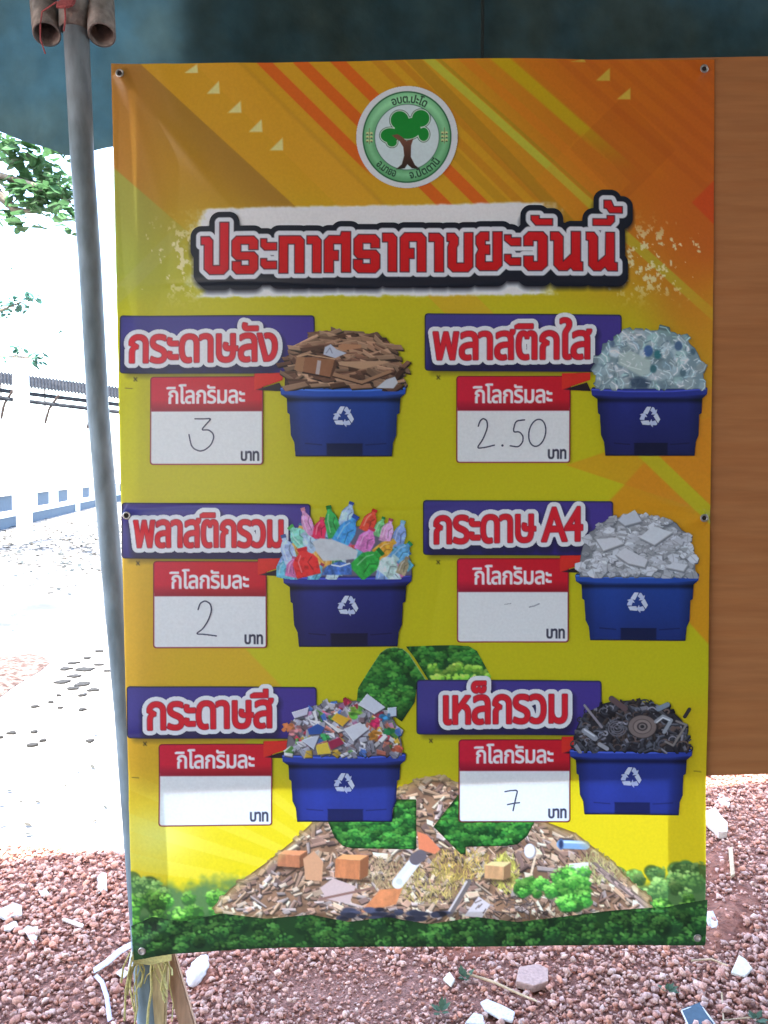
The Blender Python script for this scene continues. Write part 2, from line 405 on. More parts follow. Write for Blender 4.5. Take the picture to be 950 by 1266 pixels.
    sp = fbm(X, Y * .8, 5.5, 11); spl = np.exp(-((X - 232) / 34) ** 2) + np.exp(-((X - 795) / 44) ** 2) * .9
    my = np.exp(-((Y - 322) / 46) ** 4)
    mixc(np.clip((sp - (.80 - .26 * spl)) * 22, 0, 1) * my * (spl > .05) * .9, (216, 208, 160))
    # soft shadow of the title
    for tr in ((0, 13, 7, .55, 9), (0, 9, 13, .9, 9)):
        s = TITLE + np.array([tr[0], tr[1], tr[0], tr[1]]); sl = cv.win(225, 225, 800, 385)
        q = sdf(s, X[sl], Y[sl]) - tr[2]; cv.put(sl, np.clip(.5 - q / tr[4], 0, 1) * tr[3], (26, 26, 38), False)
    for tri in ([(228, 90), (245, 90), (244, 79)], [(256, 116), (272, 116), (271, 100)], [(282, 140), (299, 140), (298, 125)], [(308, 164), (325, 164), (324, 148)], [(334, 187), (350.5, 187), (350, 171)]):
        cv.fill([tri], (206, 200, 132), alpha=False)
    for tri in ([(737, 99.6), (754.5, 99.6), (754.5, 83.5)], [(763, 122.5), (780, 122.5), (780, 108)], [(706, 77), (724, 77), (722, 73)]):
        cv.fill([tri], (196, 166, 60), alpha=False)
    # shadows printed under the panels, register marks
    for x0, y0, x1, y1 in PANELS: cv.fill([rrect(x0 + 8, y1 - 4, x1 - 30, y1 + 4, 3)], (60, 52, 30), soft=9, op=.55, alpha=False)
    for x, y in ((168, 469), (542, 467), (172, 696), (542, 695), (180, 919), (533, 916)):
        cv.stroke([(x - 1.6, y - 2), (x + 1.6, y + 2)], 1.3, (50, 44, 24), alpha=False); cv.stroke([(x + 1.6, y - 2), (x - 1.6, y + 2)], 1.3, (50, 44, 24), alpha=False)
    for x, y in ((160, 480), (532, 962), (862, 953), (168, 961)): cv.stroke([(x - 4, y), (x + 4, y + .6)], 1., (70, 56, 20), .8, False)
    # wooded ground along the foot of the sheet
    hz = lambda x: 1072 + 16 * math.sin((x - 120) / 80.) + (18 if 250 < x < 760 else 0) - (12 if x > 760 else 0)
    base_y = 1078 + 10 * np.sin((X - 120) / 80.)
    mixc(sm(-8, 14, Y - base_y + (fbm(X, Y, 16, 5) - .5) * 26), (84, 116, 66))
    mixc(sm(1122, 1140, Y + (fbm(X, Y, 14, 8) - .5) * 20), (36, 76, 40))
    jungle(cv, lambda x, y: y > hz(x), 160, 1062, 872, 1112, 190, 10, 1, 1.15, pal=[(58, 92, 50), (80, 120, 60), (112, 150, 76), (150, 178, 100)])
    jungle(cv, lambda x, y: True, 160, 1104, 872, 1138, 120, 10, 2, 1.15, pal=[(44, 86, 36), (66, 124, 44), (96, 156, 56), (134, 184, 78)])
    cv.a[:] = 0; cv.fill([OUTLINE], cv_keep(cv)); return cv
def cv_keep(cv):
    def f(X, Y):
        j0 = int(round((Y[0, 0] - cv.y0) / cv.st)); i0 = int(round((X[0, 0] - cv.x0) / cv.st))
        return cv.rgb[j0:j0 + X.shape[0], i0:i0 + X.shape[1]].copy()
    return f
def finish_foot(cv):
    """front row of the trees, drawn over the heap's foot"""
    rg = np.random.default_rng(5)
    jungle(cv, inpoly(FOOT), 160, 1122, 872, 1180, 330, 10, 6, 1.0, True, pal=[(26, 56, 32), (38, 82, 38), (58, 112, 48), (92, 144, 66)])
HEAP = [(262, 1122), (285, 1098), (330, 1066), (362, 1040), (385, 1018), (420, 1000), (462, 985), (500, 972), (520, 962), (545, 958), (575, 972), (610, 985), (650, 1000), (680, 1018), (712, 1030), (740, 1052), (770, 1078), (800, 1106), (806, 1128), (700, 1145), (540, 1150), (400, 1146), (300, 1138)]
FOOT = [(164, 1142), (190, 1130), (230, 1136), (275, 1128), (330, 1136), (385, 1131), (430, 1140), (480, 1134), (530, 1142), (590, 1133), (640, 1139), (700, 1132), (760, 1124), (820, 1118), (872, 1108), (869.5, 1160), (868.5, 1164.5), (700, 1167.5), (480, 1170.5), (300, 1172.5), (215, 1176), (190, 1179.5), (167.5, 1184)]
def paint_heap():
    cv = Cv(255, 950, 815, 1155, .95); rg = np.random.default_rng(21)
    cv.fill([HEAP], lambda X, Y: np.array((132, 100, 76.)) * (.7 + .6 * fbm(X, Y, 14, 4))[..., None], soft=3)
    ip = inpoly(HEAP)
    pal = [(166, 132, 106), (190, 156, 124), (140, 110, 94), (206, 176, 146), (176, 140, 116), (122, 98, 88), (214, 192, 166), (184, 166, 156)]
    pts = sorted([(rg.uniform(958, 1140), rg.uniform(262, 806)) for _ in range(2300)])
    for y, x in pts:
        if not ip(x, y): continue
        shard(cv, x, y, rg.uniform(4, 13) * (2. if rg.random() < .3 else 1), rg.uniform(1.5, 5) * (1.7 if rg.random() < .3 else 1), rg.normal(.0, .55) + (-.5 if x < 430 else .35 if x > 600 else 0), np.array(pal[rg.integers(len(pal))]) * rg.uniform(.75, 1.12), rg)
    for x, y, rx, ry, c in ((478, 1082, 42, 20, (172, 150, 108)), (530, 1096, 46, 22, (184, 164, 92)), (570, 1072, 38, 20, (196, 168, 84)), (625, 1082, 16, 24, (190, 184, 84)), (748, 1072, 30, 22, (178, 172, 110))):
        for _ in range(230):
            t, q = rg.uniform(0, 6.28), math.sqrt(rg.uniform(0, 1)); px, py = x + rx * q * math.cos(t), y + ry * q * math.sin(t)
            an = rg.uniform(-2.4, -.7); cv.stroke([(px, py), (px + 6 * math.cos(an), py + 6 * math.sin(an))], 1.1, np.array(c) * rg.uniform(.65, 1.2), .8)
    def cube(x, y, w, h, d, c):
        c = np.array(c, float)
        cv.fill([[(x - 2, y + h - 2), (x + w + d, y + h - 4), (x + w + d, y + h + 4), (x, y + h + 3)]], c * .3, soft=4, op=.7)
        cv.fill([[(x, y), (x + w * .9, y + 2), (x + w * .88, y + h), (x - 1, y + h * .88)]], lambda X, Y: c * (.85 + .25 * fbm(X, Y * .4, 5, 2))[..., None])
        cv.fill([[(x, y), (x + d, y - d * .6), (x + w + d * .8, y - d * .5), (x + w * .9, y + 2)]], np.minimum(c * 1.3, 240))
        cv.fill([[(x + w * .9, y + 2), (x + w + d * .8, y - d * .5), (x + w + d * .7, y + h * .8), (x + w * .88, y + h)]], c * .68)
    cube(344, 1056, 30, 17, 8, (170, 108, 74)); cube(415, 1062, 34, 26, 9, (188, 118, 76)); cube(600, 1070, 26, 18, 8, (196, 150, 104))
    cv.fill([[(375, 1062), (388, 1052), (400, 1066), (398, 1090), (378, 1088)]], (188, 140, 104))
    cv.fill([[(444, 1130), (470, 1100), (498, 1098), (490, 1118), (452, 1128)]], lambda X, Y: np.array((196, 124, 80.)) * (.9 + .2 * fbm(X, Y, 8, 1))[..., None])
    cv.fill([[(396, 1098), (412, 1086), (440, 1096), (432, 1118), (404, 1112)]], (188, 164, 156)); cv.fill([[(516, 1028), (528, 1032), (545, 1050), (538, 1056), (518, 1050)]], (206, 120, 84))
    cv.stroke([(396, 1112), (462, 1098)], 3, (130, 96, 84)); cv.stroke([(556, 1130), (580, 1090)], 7, (104, 94, 90)); cv.stroke([(554, 1128), (577, 1090)], 2.5, (196, 186, 180))
    cv.fill([[(574, 1132), (592, 1108), (606, 1118), (596, 1134)]], (196, 186, 184))
    cv.stroke([(492, 1092), (514, 1064)], 14, (206, 204, 200)); cv.stroke([(496, 1090), (512, 1070)], 4, (236, 236, 234)); cv.stroke([(514, 1062), (520, 1058)], 15, (96, 88, 92)); cv.disc(494, 1090, 4, 4, (190, 192, 180))
    cv.stroke([(662, 1060), (654, 1092)], 3, (216, 190, 158)); cv.disc(656, 1053, 7.5, 9.5, (150, 140, 134)); cv.disc(655, 1052, 6.5, 8.5, (226, 224, 224))
    cv.stroke([(694, 1044), (724, 1045)], 11, (122, 156, 186)); cv.stroke([(695, 1041), (724, 1042)], 3, (188, 210, 226)); cv.disc(694, 1044, 3.4, 7, (80, 104, 140)); cv.disc(694, 1044, 2, 5, (42, 54, 84))
    cv.fill([[(704, 1068), (728, 1066), (726, 1084), (702, 1084)]], (226, 216, 208)); cv.stroke([(716, 1028), (734, 1022)], 3, (150, 112, 76))
    for k in range(60):
        x, y = rg.uniform(590, 690), rg.uniform(1108, 1134); an = rg.uniform(0, 6.28)
        cv.stroke([(x, y), (x + 9 * math.cos(an), y + 5 * math.sin(an))], 1.3, np.array((86, 72, 66)) * rg.uniform(.5, 1.5))
    for _ in range(34): cv.disc(rg.uniform(420, 560), rg.uniform(1124, 1138), rg.uniform(4, 9), rg.uniform(2, 4), np.array((56, 58, 72)) * rg.uniform(.6, 1.5), soft=1.5)
    for k in range(26):
        x = 742 + k * 2.2; y = 1075 + k * 1.6 + rg.uniform(-4, 4); cv.stroke([(x - 8, y - 6), (x + 8, y + 7)], 2.6, np.array((150, 128, 118)) * rg.uniform(.6, 1.35))
    gp = [(40, 96, 40), (64, 138, 50), (98, 176, 66), (140, 204, 90)]
    jungle(cv, lambda x, y: ip(x, y), 640, 1088, 720, 1104, 26, 7, 31, 1.0, True, gp); jungle(cv, lambda x, y: ip(x, y), 690, 1076, 724, 1120, 26, 8, 32, 1.05, True, gp)
    dh = sdf(segs_of([HEAP]), cv.X, cv.Y); cv.a *= np.clip(.5 - (dh - 3 + 5 * (fbm(cv.X, cv.Y, 7, 2) - .5)) / 1.5, 0, 1)
    hz = (np.clip(1 + dh / 11, 0, 1) * .6)[..., None]; cv.rgb[:] = cv.rgb * (1 - hz) + np.array((186, 164, 104.)) * hz
    return cv
ARROWS = [
    ([(443, 850), (455, 830), (470, 807), (478, 801), (488, 799.5), (498, 801.5), (506, 808), (528, 842), (516, 842), (513, 868), (497, 892), (480, 880), (440, 880)], True),
    ([(502, 799), (560, 797.5), (580, 799), (590, 805), (608, 838), (560, 844), (530, 841), (512, 812)], True),
    ([(405, 1014), (485, 1012), (488, 988), (515, 988), (515, 1050), (436, 1049), (424, 1046), (414, 1036)], False),
    ([(536, 1022), (578, 968), (578, 1014), (663, 1013), (652, 1034), (640, 1044), (626, 1046), (576, 1047), (576, 1056), (570, 1056)], False)]
def paint_arrow(k):
    p, light = ARROWS[k]; q = np.array(p); cv = Cv(q[:, 0].min() - 4, q[:, 1].min() - 4, q[:, 0].max() + 4, q[:, 1].max() + 4, .95)
    cv.fill([p], (24, 62, 32)); a = cv.a.copy()
    x0, y0, x1, y1 = q[:, 0].min(), q[:, 1].min(), q[:, 0].max(), q[:, 1].max()
    jungle(cv, inpoly(p), x0, y0, x1, y1, int((x1 - x0) * (y1 - y0) / 55), 7.5, 40 + k, 1.0 if k < 2 else 1.0, False)
    if k == 0:
        cv.stroke([(440, 852), (455, 829), (470, 806), (478, 800.5), (488, 799.3), (498, 801), (506, 808), (528, 842)], 1.8, (150, 190, 120), alpha=False)
    if k == 1: jungle(cv, inpoly(p), 532, 824, 606, 842, 30, 5, 77, 1.2, False, [(60, 110, 40), (90, 145, 48), (130, 175, 60), (150, 190, 80)])
    cv.a = a; return cv

def A_(o, s, pts): return [(o[0] + x / s, o[1] + y / s) for x, y in pts]
_a, _b, _c = ((230, 240), 5.), ((410, 240), 5.), ((590, 230), 4.75)
TITLE_P = [A_(*_a, p) for p in (
    [(98, 268), (150, 268), (172, 292), (172, 448), (215, 448), (215, 182), (270, 182), (270, 472), (240, 502), (152, 502), (118, 470), (118, 318), (98, 318)],
    [(290, 296), (318, 268), (425, 268), (452, 296), (452, 352), (395, 352), (395, 318), (345, 318), (345, 366), (428, 366), (452, 392), (452, 472), (424, 502), (318, 502), (292, 474), (292, 424), (348, 424), (348, 450), (396, 450), (396, 415), (316, 415), (290, 388)],
    [(468, 286), (505, 286), (505, 310), (566, 310), (566, 356), (492, 356), (468, 332)], [(468, 408), (505, 408), (505, 424), (566, 424), (566, 472), (490, 472), (468, 448)],
    [(582, 268), (712, 268), (736, 294), (736, 498), (678, 498), (678, 318), (636, 318), (636, 498), (580, 498)],
    [(752, 268), (816, 268), (840, 294), (840, 496), (786, 496), (786, 318), (752, 318)])] + [A_(*_b, p) for p in (
    [(-42, 296), (-14, 266), (56, 266), (64, 240), (120, 240), (120, 492), (64, 492), (64, 316), (15, 316), (15, 358), (45, 358), (45, 418), (15, 418), (15, 494), (-42, 494)],
    [(140, 286), (168, 258), (272, 258), (298, 286), (298, 340), (244, 340), (244, 310), (194, 310), (194, 354), (276, 354), (300, 382), (300, 464), (272, 494), (166, 494), (138, 466), (138, 412), (194, 412), (194, 438), (242, 438), (242, 406), (164, 406), (140, 380)],
    [(316, 248), (380, 248), (404, 274), (404, 486), (350, 486), (350, 302), (316, 302)],
    [(424, 276), (452, 246), (556, 246), (584, 276), (584, 486), (528, 486), (528, 298), (480, 298), (480, 342), (510, 342), (510, 404), (480, 404), (480, 486), (424, 486)],
    [(602, 248), (664, 248), (692, 276), (692, 486), (636, 486), (636, 300), (602, 300)],
    [(712, 248), (758, 248), (782, 276), (782, 318), (772, 336), (772, 432), (818, 432), (818, 246), (872, 246), (872, 456), (842, 486), (748, 486), (718, 456), (718, 332), (728, 300), (712, 298)])] + [A_(*_c, p) for p in (
    [(-9, 302), (18, 276), (66, 276), (66, 328), (45, 328), (45, 352), (72, 352), (72, 408), (45, 408), (45, 452), (90, 452), (90, 276), (144, 276), (144, 472), (114, 502), (14, 502), (-9, 478), (-9, 410), (6, 378), (-9, 348)],
    [(158, 294), (196, 294), (196, 312), (252, 312), (252, 358), (196, 358), (158, 326)], [(158, 408), (196, 408), (196, 428), (252, 428), (252, 472), (190, 472), (158, 444)],
    [(270, 304), (298, 276), (382, 276), (408, 304), (408, 472), (376, 502), (296, 502), (270, 474), (270, 418), (326, 418), (326, 450), (352, 450), (352, 328), (324, 328), (324, 358), (270, 358)],
    [(312, 182), (360, 182), (360, 200), (438, 200), (438, 238), (340, 238), (312, 206)],
    [(426, 276), (474, 276), (500, 304), (500, 450), (548, 404), (548, 274), (602, 274), (602, 450), (616, 452), (616, 502), (560, 502), (545, 484), (524, 502), (476, 502), (446, 470), (446, 326), (426, 326)],
    [(636, 276), (682, 276), (704, 304), (704, 450), (750, 410), (752, 276), (803, 276), (803, 452), (820, 454), (820, 502), (764, 502), (746, 480), (722, 502), (680, 502), (650, 470), (650, 324), (636, 322)],
    [(676, 198), (760, 198), (760, 178), (803, 178), (803, 212), (780, 236), (676, 236)],
    [(742, 88), (784, 88), (800, 124), (850, 124), (850, 162), (776, 162), (758, 136), (742, 134)])]
TITLE = segs_of(TITLE_P)
def paint_title():
    cv = Cv(228, 226, 798, 366, .8); X, Y = cv.X, cv.Y; d = sdf(TITLE, X, Y)
    d2 = np.minimum(d, sdf(TITLE + np.array([0, 6, 0, 6]), X, Y))
    C = lambda g, q=d: np.clip(.5 - (q - g) / .8, 0, 1)
    full = (slice(None), slice(None))
    cv.put(full, C(13.2, d2), (24, 26, 38)); cv.put(full, C(6.3), (204, 207, 216), False)
    cv.put(full, C(.9), (60, 26, 40), False)
    red = lambda X, Y: np.array((196, 26, 30.)) + np.clip((300 - X) / 90, 0, 1)[..., None] * np.array((0, 4, 34.)) - (np.clip((Y - 290) / 60, 0, 1) * 12)[..., None]
    cv.put(full, C(-.4), red, False); return cv
PANELS = [(149, 390, 390, 462), (525, 388, 768, 459), (152, 621, 385, 690), (523, 618, 758, 686), (158, 847, 392, 912), (515, 840, 744, 908)]
HEADS = [('กระดาษลัง', 160, 345, 449.5, 36, -.006), ('พลาสติกใส', 535, 731, 446, 36, -.006), ('พลาสติกรวม', 167, 352, 677, 35, -.004),
         ('กระดาษ A4', 536, 721, 673, 36, -.02), ('กระดาษสี', 183, 339, 902, 36, -.015), ('เหล็กรวม', 548, 702, 896, 37, -.012)]
def paint_panel(k):
    x0, y0, x1, y1 = PANELS[k]; cv = Cv(x0 - 2, y0 - 2, x1 + 2, y1 + 4, 1.)
    cv.fill([rrect(x0, y0, x1, y1, 4, .006)], (44, 44, 62))
    g = lambda X, Y: np.array((62, 58, 124.)) + ((X - x0) / (x1 - x0))[..., None] * np.array((4, -6, 6.)) - (np.clip((Y - y0 - 40) / 34, 0, 1) * 26)[..., None]
    cv.fill([rrect(x0 + 1.4, y0 + 1.6, x1 - 1.4, y1 - 1.2, 3, .006)], g, alpha=False)
    s = head_segs(k); cv.fill(None, (30, 28, 52), 10, 7, .7, False, s + np.array([1, 6, 1, 6])); return cv
HS = {}
def head_segs(k):
    if k not in HS:
        t, a, b, yb, h, sl = HEADS[k]; HS[k] = text_segs(t, a, b, yb, h, -4., 1.35, sl, -9, .95)
    return HS[k]
def paint_head(k):
    s = head_segs(k); xs, ys = s[:, [0, 2]], s[:, [1, 3]]
    cv = Cv(xs.min() - 9, ys.min() - 9, xs.max() + 9, ys.max() + 9, .75); d = sdf(s, cv.X, cv.Y) - 1.4
    C = lambda g: np.clip(.5 - (d - g) / .75, 0, 1); full = (slice(None), slice(None))
    cv.put(full, C(5.9), (208, 210, 218)); cv.put(full, C(.45), (120, 24, 44), False)
    cv.put(full, C(-.25), (198, 30, 44), False); return cv
CARDS = [(186.5, 466, 327, 575, 509), (564, 465, 705, 572.5, 508), (191, 693, 331, 800.5, 736.5), (565, 690, 703.5, 794.5, 732), (197, 919, 337, 1020.5, 959), (567, 914, 705.5, 1016.5, 953)]
def paint_card(k):
    x0, y0, x1, y1, ym = CARDS[k]; cv = Cv(x0 - 3, y0 - 8, x1 + 28, y1 + 4, .75)
    cv.fill([rrect(x0, y0, x1, y1, 4)], (126, 30, 44)); cv.fill([rrect(x0 + 1.5, ym - 6, x1 - 1.5, y1 - 1.5, 3)], (208, 213, 216), alpha=False)
    g = lambda X, Y: np.array((186, 24, 40.)) - np.clip((Y - ym + 14) / 14, 0, 1)[..., None] * np.array((56, 6, 8.)) + np.clip((x0 + 70 - X) / 120, 0, 1)[..., None] * np.array((6, 6, 24.))
    cv.fill([[(x0 + 1.5, y0 + 3), (x0 + 4, y0 + 1.3), (x1 - 4, y0 + 1.3), (x1 - 1.5, y0 + 3), (x1 - 1.5, ym), (x0 + 1.5, ym)]], g, alpha=False)
    cv.fill([[(x1 - 11, y0 - 3), (x1 + 24, y0 - 4), (x1 + 24, y0 + 5), (x1 - 11, y0 + 17)]], lambda X, Y: np.array((198, 44, 34.)) + 0 * X[..., None])
    cv.fill([[(x1 - 9, y0 + 17), (x1 + 20, y0 + 8), (x1 + 25, y0 + 19)]], (36, 26, 34))
    xc = (x0 + x1) / 2
    s = text_segs('กิโลกรัมละ', xc - 50, xc + 48, ym - 9.3, 17.2, -3, .55, -.004, -12, .9); cv.fill(None, (226, 218, 226), .62, segs=s, alpha=False)
    s = text_segs('บาท', x1 - 27.5, x1 - 5, y1 - 5.2, 12, -3, .4); cv.fill(None, (46, 48, 66), .55, segs=s, alpha=False); return cv
INK = [A_((145, 380), 4.634, [(453, 640), (500, 641), (548, 638), (520, 668), (488, 705), (530, 702), (556, 722), (562, 748), (545, 790), (510, 818), (480, 825), (448, 812), (430, 790), (418, 730)]),
       A_((510, 380), 2.5, [(203, 368), (208, 352), (218, 343), (230, 350), (232, 372), (218, 408), (198, 436), (225, 433), (253, 426)]),
       A_((510, 380), 2.5, [(346, 348), (318, 351), (310, 386), (330, 384), (342, 398), (341, 416), (328, 432), (302, 428)]),
       [(510 + (385 + 26 * math.cos(t) + 5 * math.sin(t) * -1) / 2.5, 380 + (388 + 42 * math.sin(t)) / 2.5) for t in np.linspace(-1.2, 5.2, 22)],
       A_((140, 600), 2.5, [(266, 382), (272, 362), (288, 354), (304, 364), (308, 384), (298, 414), (280, 442), (258, 457), (285, 458), (322, 463)]),
       A_((510, 820), 2.5, [(286, 396), (300, 393), (326, 391), (320, 412), (311, 455)]), A_((510, 820), 2.5, [(294, 436), (312, 432), (331, 430)])]
def smooth(p):
    for _ in range(3):
        q = [p[0]]
        for a, b in zip(p, p[1:]): q += [(a[0] * .8 + b[0] * .2, a[1] * .8 + b[1] * .2), (a[0] * .2 + b[0] * .8, a[1] * .2 + b[1] * .8)]
        p = q + [p[-1]]
    return p
INK_OF = [[0], [1, 2, 3, 'dot'], [4], ['smudge'], [], [5, 6]]
def paint_ink(k, part=0):
    x0, y0, x1, y1, ym = CARDS[k]; cv = Cv(x0 + 6, ym + 2, x1 - 6, y1 - 3, .55)
    for i in INK_OF[k]:
        if i == 'dot': cv.disc(510 + 278 / 2.5, 380 + 427 / 2.5, 1.5, 1.5, (66, 72, 92))
        elif i == 'smudge':
            if part == 0: cv.stroke(A_((510, 600), 2.5, [(285, 368), (305, 365)]), 1.1, (176, 182, 186))
            else: cv.stroke(A_((510, 600), 2.5, [(362, 376), (376, 373), (392, 366)]), 1.7, (158, 164, 170))
        else: cv.stroke(smooth(INK[i]), 1.75, (72, 76, 94))
    return cv
BINS = [(348, 478.5, 502, 564.5), (730, 479, 874, 563.5), (351, 709, 509.5, 798.5), (711, 708.5, 863, 791.5), (349, 931, 502, 1015.5), (704, 925, 855, 1006.5)]
BIN_O = [(0, .03), (.012, .0), (.3, .025), (.7, .022), (.985, -.012), (1, .015), (.995, .10), (.955, .165), (.948, .38), (.928, .40), (.922, .70), (.897, .80), (.887, 1.0), (.122, 1.0), (.112, .80), (.085, .70), (.075, .40), (.058, .38), (.052, .175), (.006, .12)]
def paint_bin(k):
    x0, y0, x1, y1 = BINS[k]; W, H = x1 - x0, y1 - y0; cv = Cv(x0 - 3, y0 - 5, x1 + 3, y1 + 3, .85)
    navy = k in (1, 2)
    c0, c1 = (np.array((36, 44, 116.)), np.array((28, 30, 78.))) if navy else (np.array((34, 66, 142.)), np.array((26, 44, 104.)))
    if k >= 4: c0, c1 = np.array((36, 54, 132.)), np.array((34, 44, 108.))
    M = lambda pts: [(x0 + u * W, y0 + v * H) for u, v in pts]
    def body(X, Y):
        u, v = (X - x0) / W, (Y - y0) / H; t = np.clip(v, 0, 1)[..., None]
        c = c0 * (1 - t) + c1 * t; sh = 1 - .35 * np.clip((np.abs(u - .5) - .33) / .14, 0, 1) - .5 * np.exp(-((v - .19) / .035) ** 2) + .08 * np.exp(-((u - .3) / .1) ** 2) + .06 * (fbm(X, Y, 18, k) - .5)
        return c * sh[..., None]
    cv.fill([M(BIN_O)], body)
    cv.fill([M([(.0, .03), (.3, .05), (.7, .05), (1, .02), (.995, .105), (.7, .145), (.3, .145), (.006, .12)])], lambda X, Y: c0 * 1.12 + 0 * X[..., None], alpha=False, soft=1.6)
    cv.stroke(M([(.01, .035), (.3, .062), (.7, .06), (.985, .025)]), 1.7, np.minimum(c0 * 1.6 + 26, 220), .85, False)
    cv.fill([M([(.37, .82), (.655, .82), (.655, 1.0), (.37, 1.0)])], c1 * .62, alpha=False, soft=1.6); cv.stroke(M([(.37, .82), (.655, .82)]), 1., c1 * .45, .9, False)
    cv.stroke(M([(.2, .815), (.33, .835)]), 1.2, c1 * .6, .8, False); cv.stroke(M([(.68, .835), (.84, .815)]), 1.2, c1 * .6, .8, False)
    cv.fill([M([(.12, .985), (.888, .985), (.888, 1.02), (.12, 1.02)])], (24, 26, 44), alpha=False, soft=1.2)
    return cv
def paint_loop(k):
    x0, y0, x1, y1 = BINS[k]; cx, cy = x0 + .503 * (x1 - x0), y0 + .435 * (y1 - y0); r = 13.2
    cv = Cv(cx - 18, cy - 18, cx + 18, cy + 18, .6)
    for q in range(3):
        a = q * 2 * math.pi / 3
        cv.fill([rotp([(-.62, -.40), (-.28, -.93), (.10, -.93), (-.24, -.26)], cx, cy, a, r)], (190, 198, 218), grow=.3)
        cv.fill([rotp([(.02, -.60), (.22, -.93), (.36, -.90), (.52, -.62), (.70, -.72), (.56, -.22), (.10, -.22), (.26, -.38)], cx, cy, a, r)], (176, 186, 210), grow=.1)
    return cv
def dome(k, top, l=0.0, r=1.0, jag=2.):
    x0, y0, x1, y1 = BINS[k]; W = x1 - x0; rg = np.random.default_rng(k + 90); pts = []
    for i in range(25):
        t = math.pi * (1 - i / 24); ex = .8
        pts.append((x0 + W * (l + (r - l) * (.5 + .5 * math.copysign(abs(math.cos(t)) ** ex, math.cos(t)))), y0 + 3 - (y0 + 3 - top) * abs(math.sin(t)) ** .75 + rg.uniform(-jag, jag)))
    return pts
def scatter(D, rg, n, y0b):
    ip = inpoly(D); q = np.array(D); out = []
    while len(out) < n:
        x, y = rg.uniform(q[:, 0].min(), q[:, 0].max()), rg.uniform(q[:, 1].min(), y0b)
        if ip(x, y): out.append((y, x))
    return [(x, y) for y, x in sorted(out)]
def clipped(cv, k):
    """nothing hangs below the rim"""
    x0, y0, x1, y1 = BINS[k]; v = y0 + .05 * (y1 - y0) + 2.; cv.a *= np.clip(.5 - (cv.Y - v), 0, 1); return cv
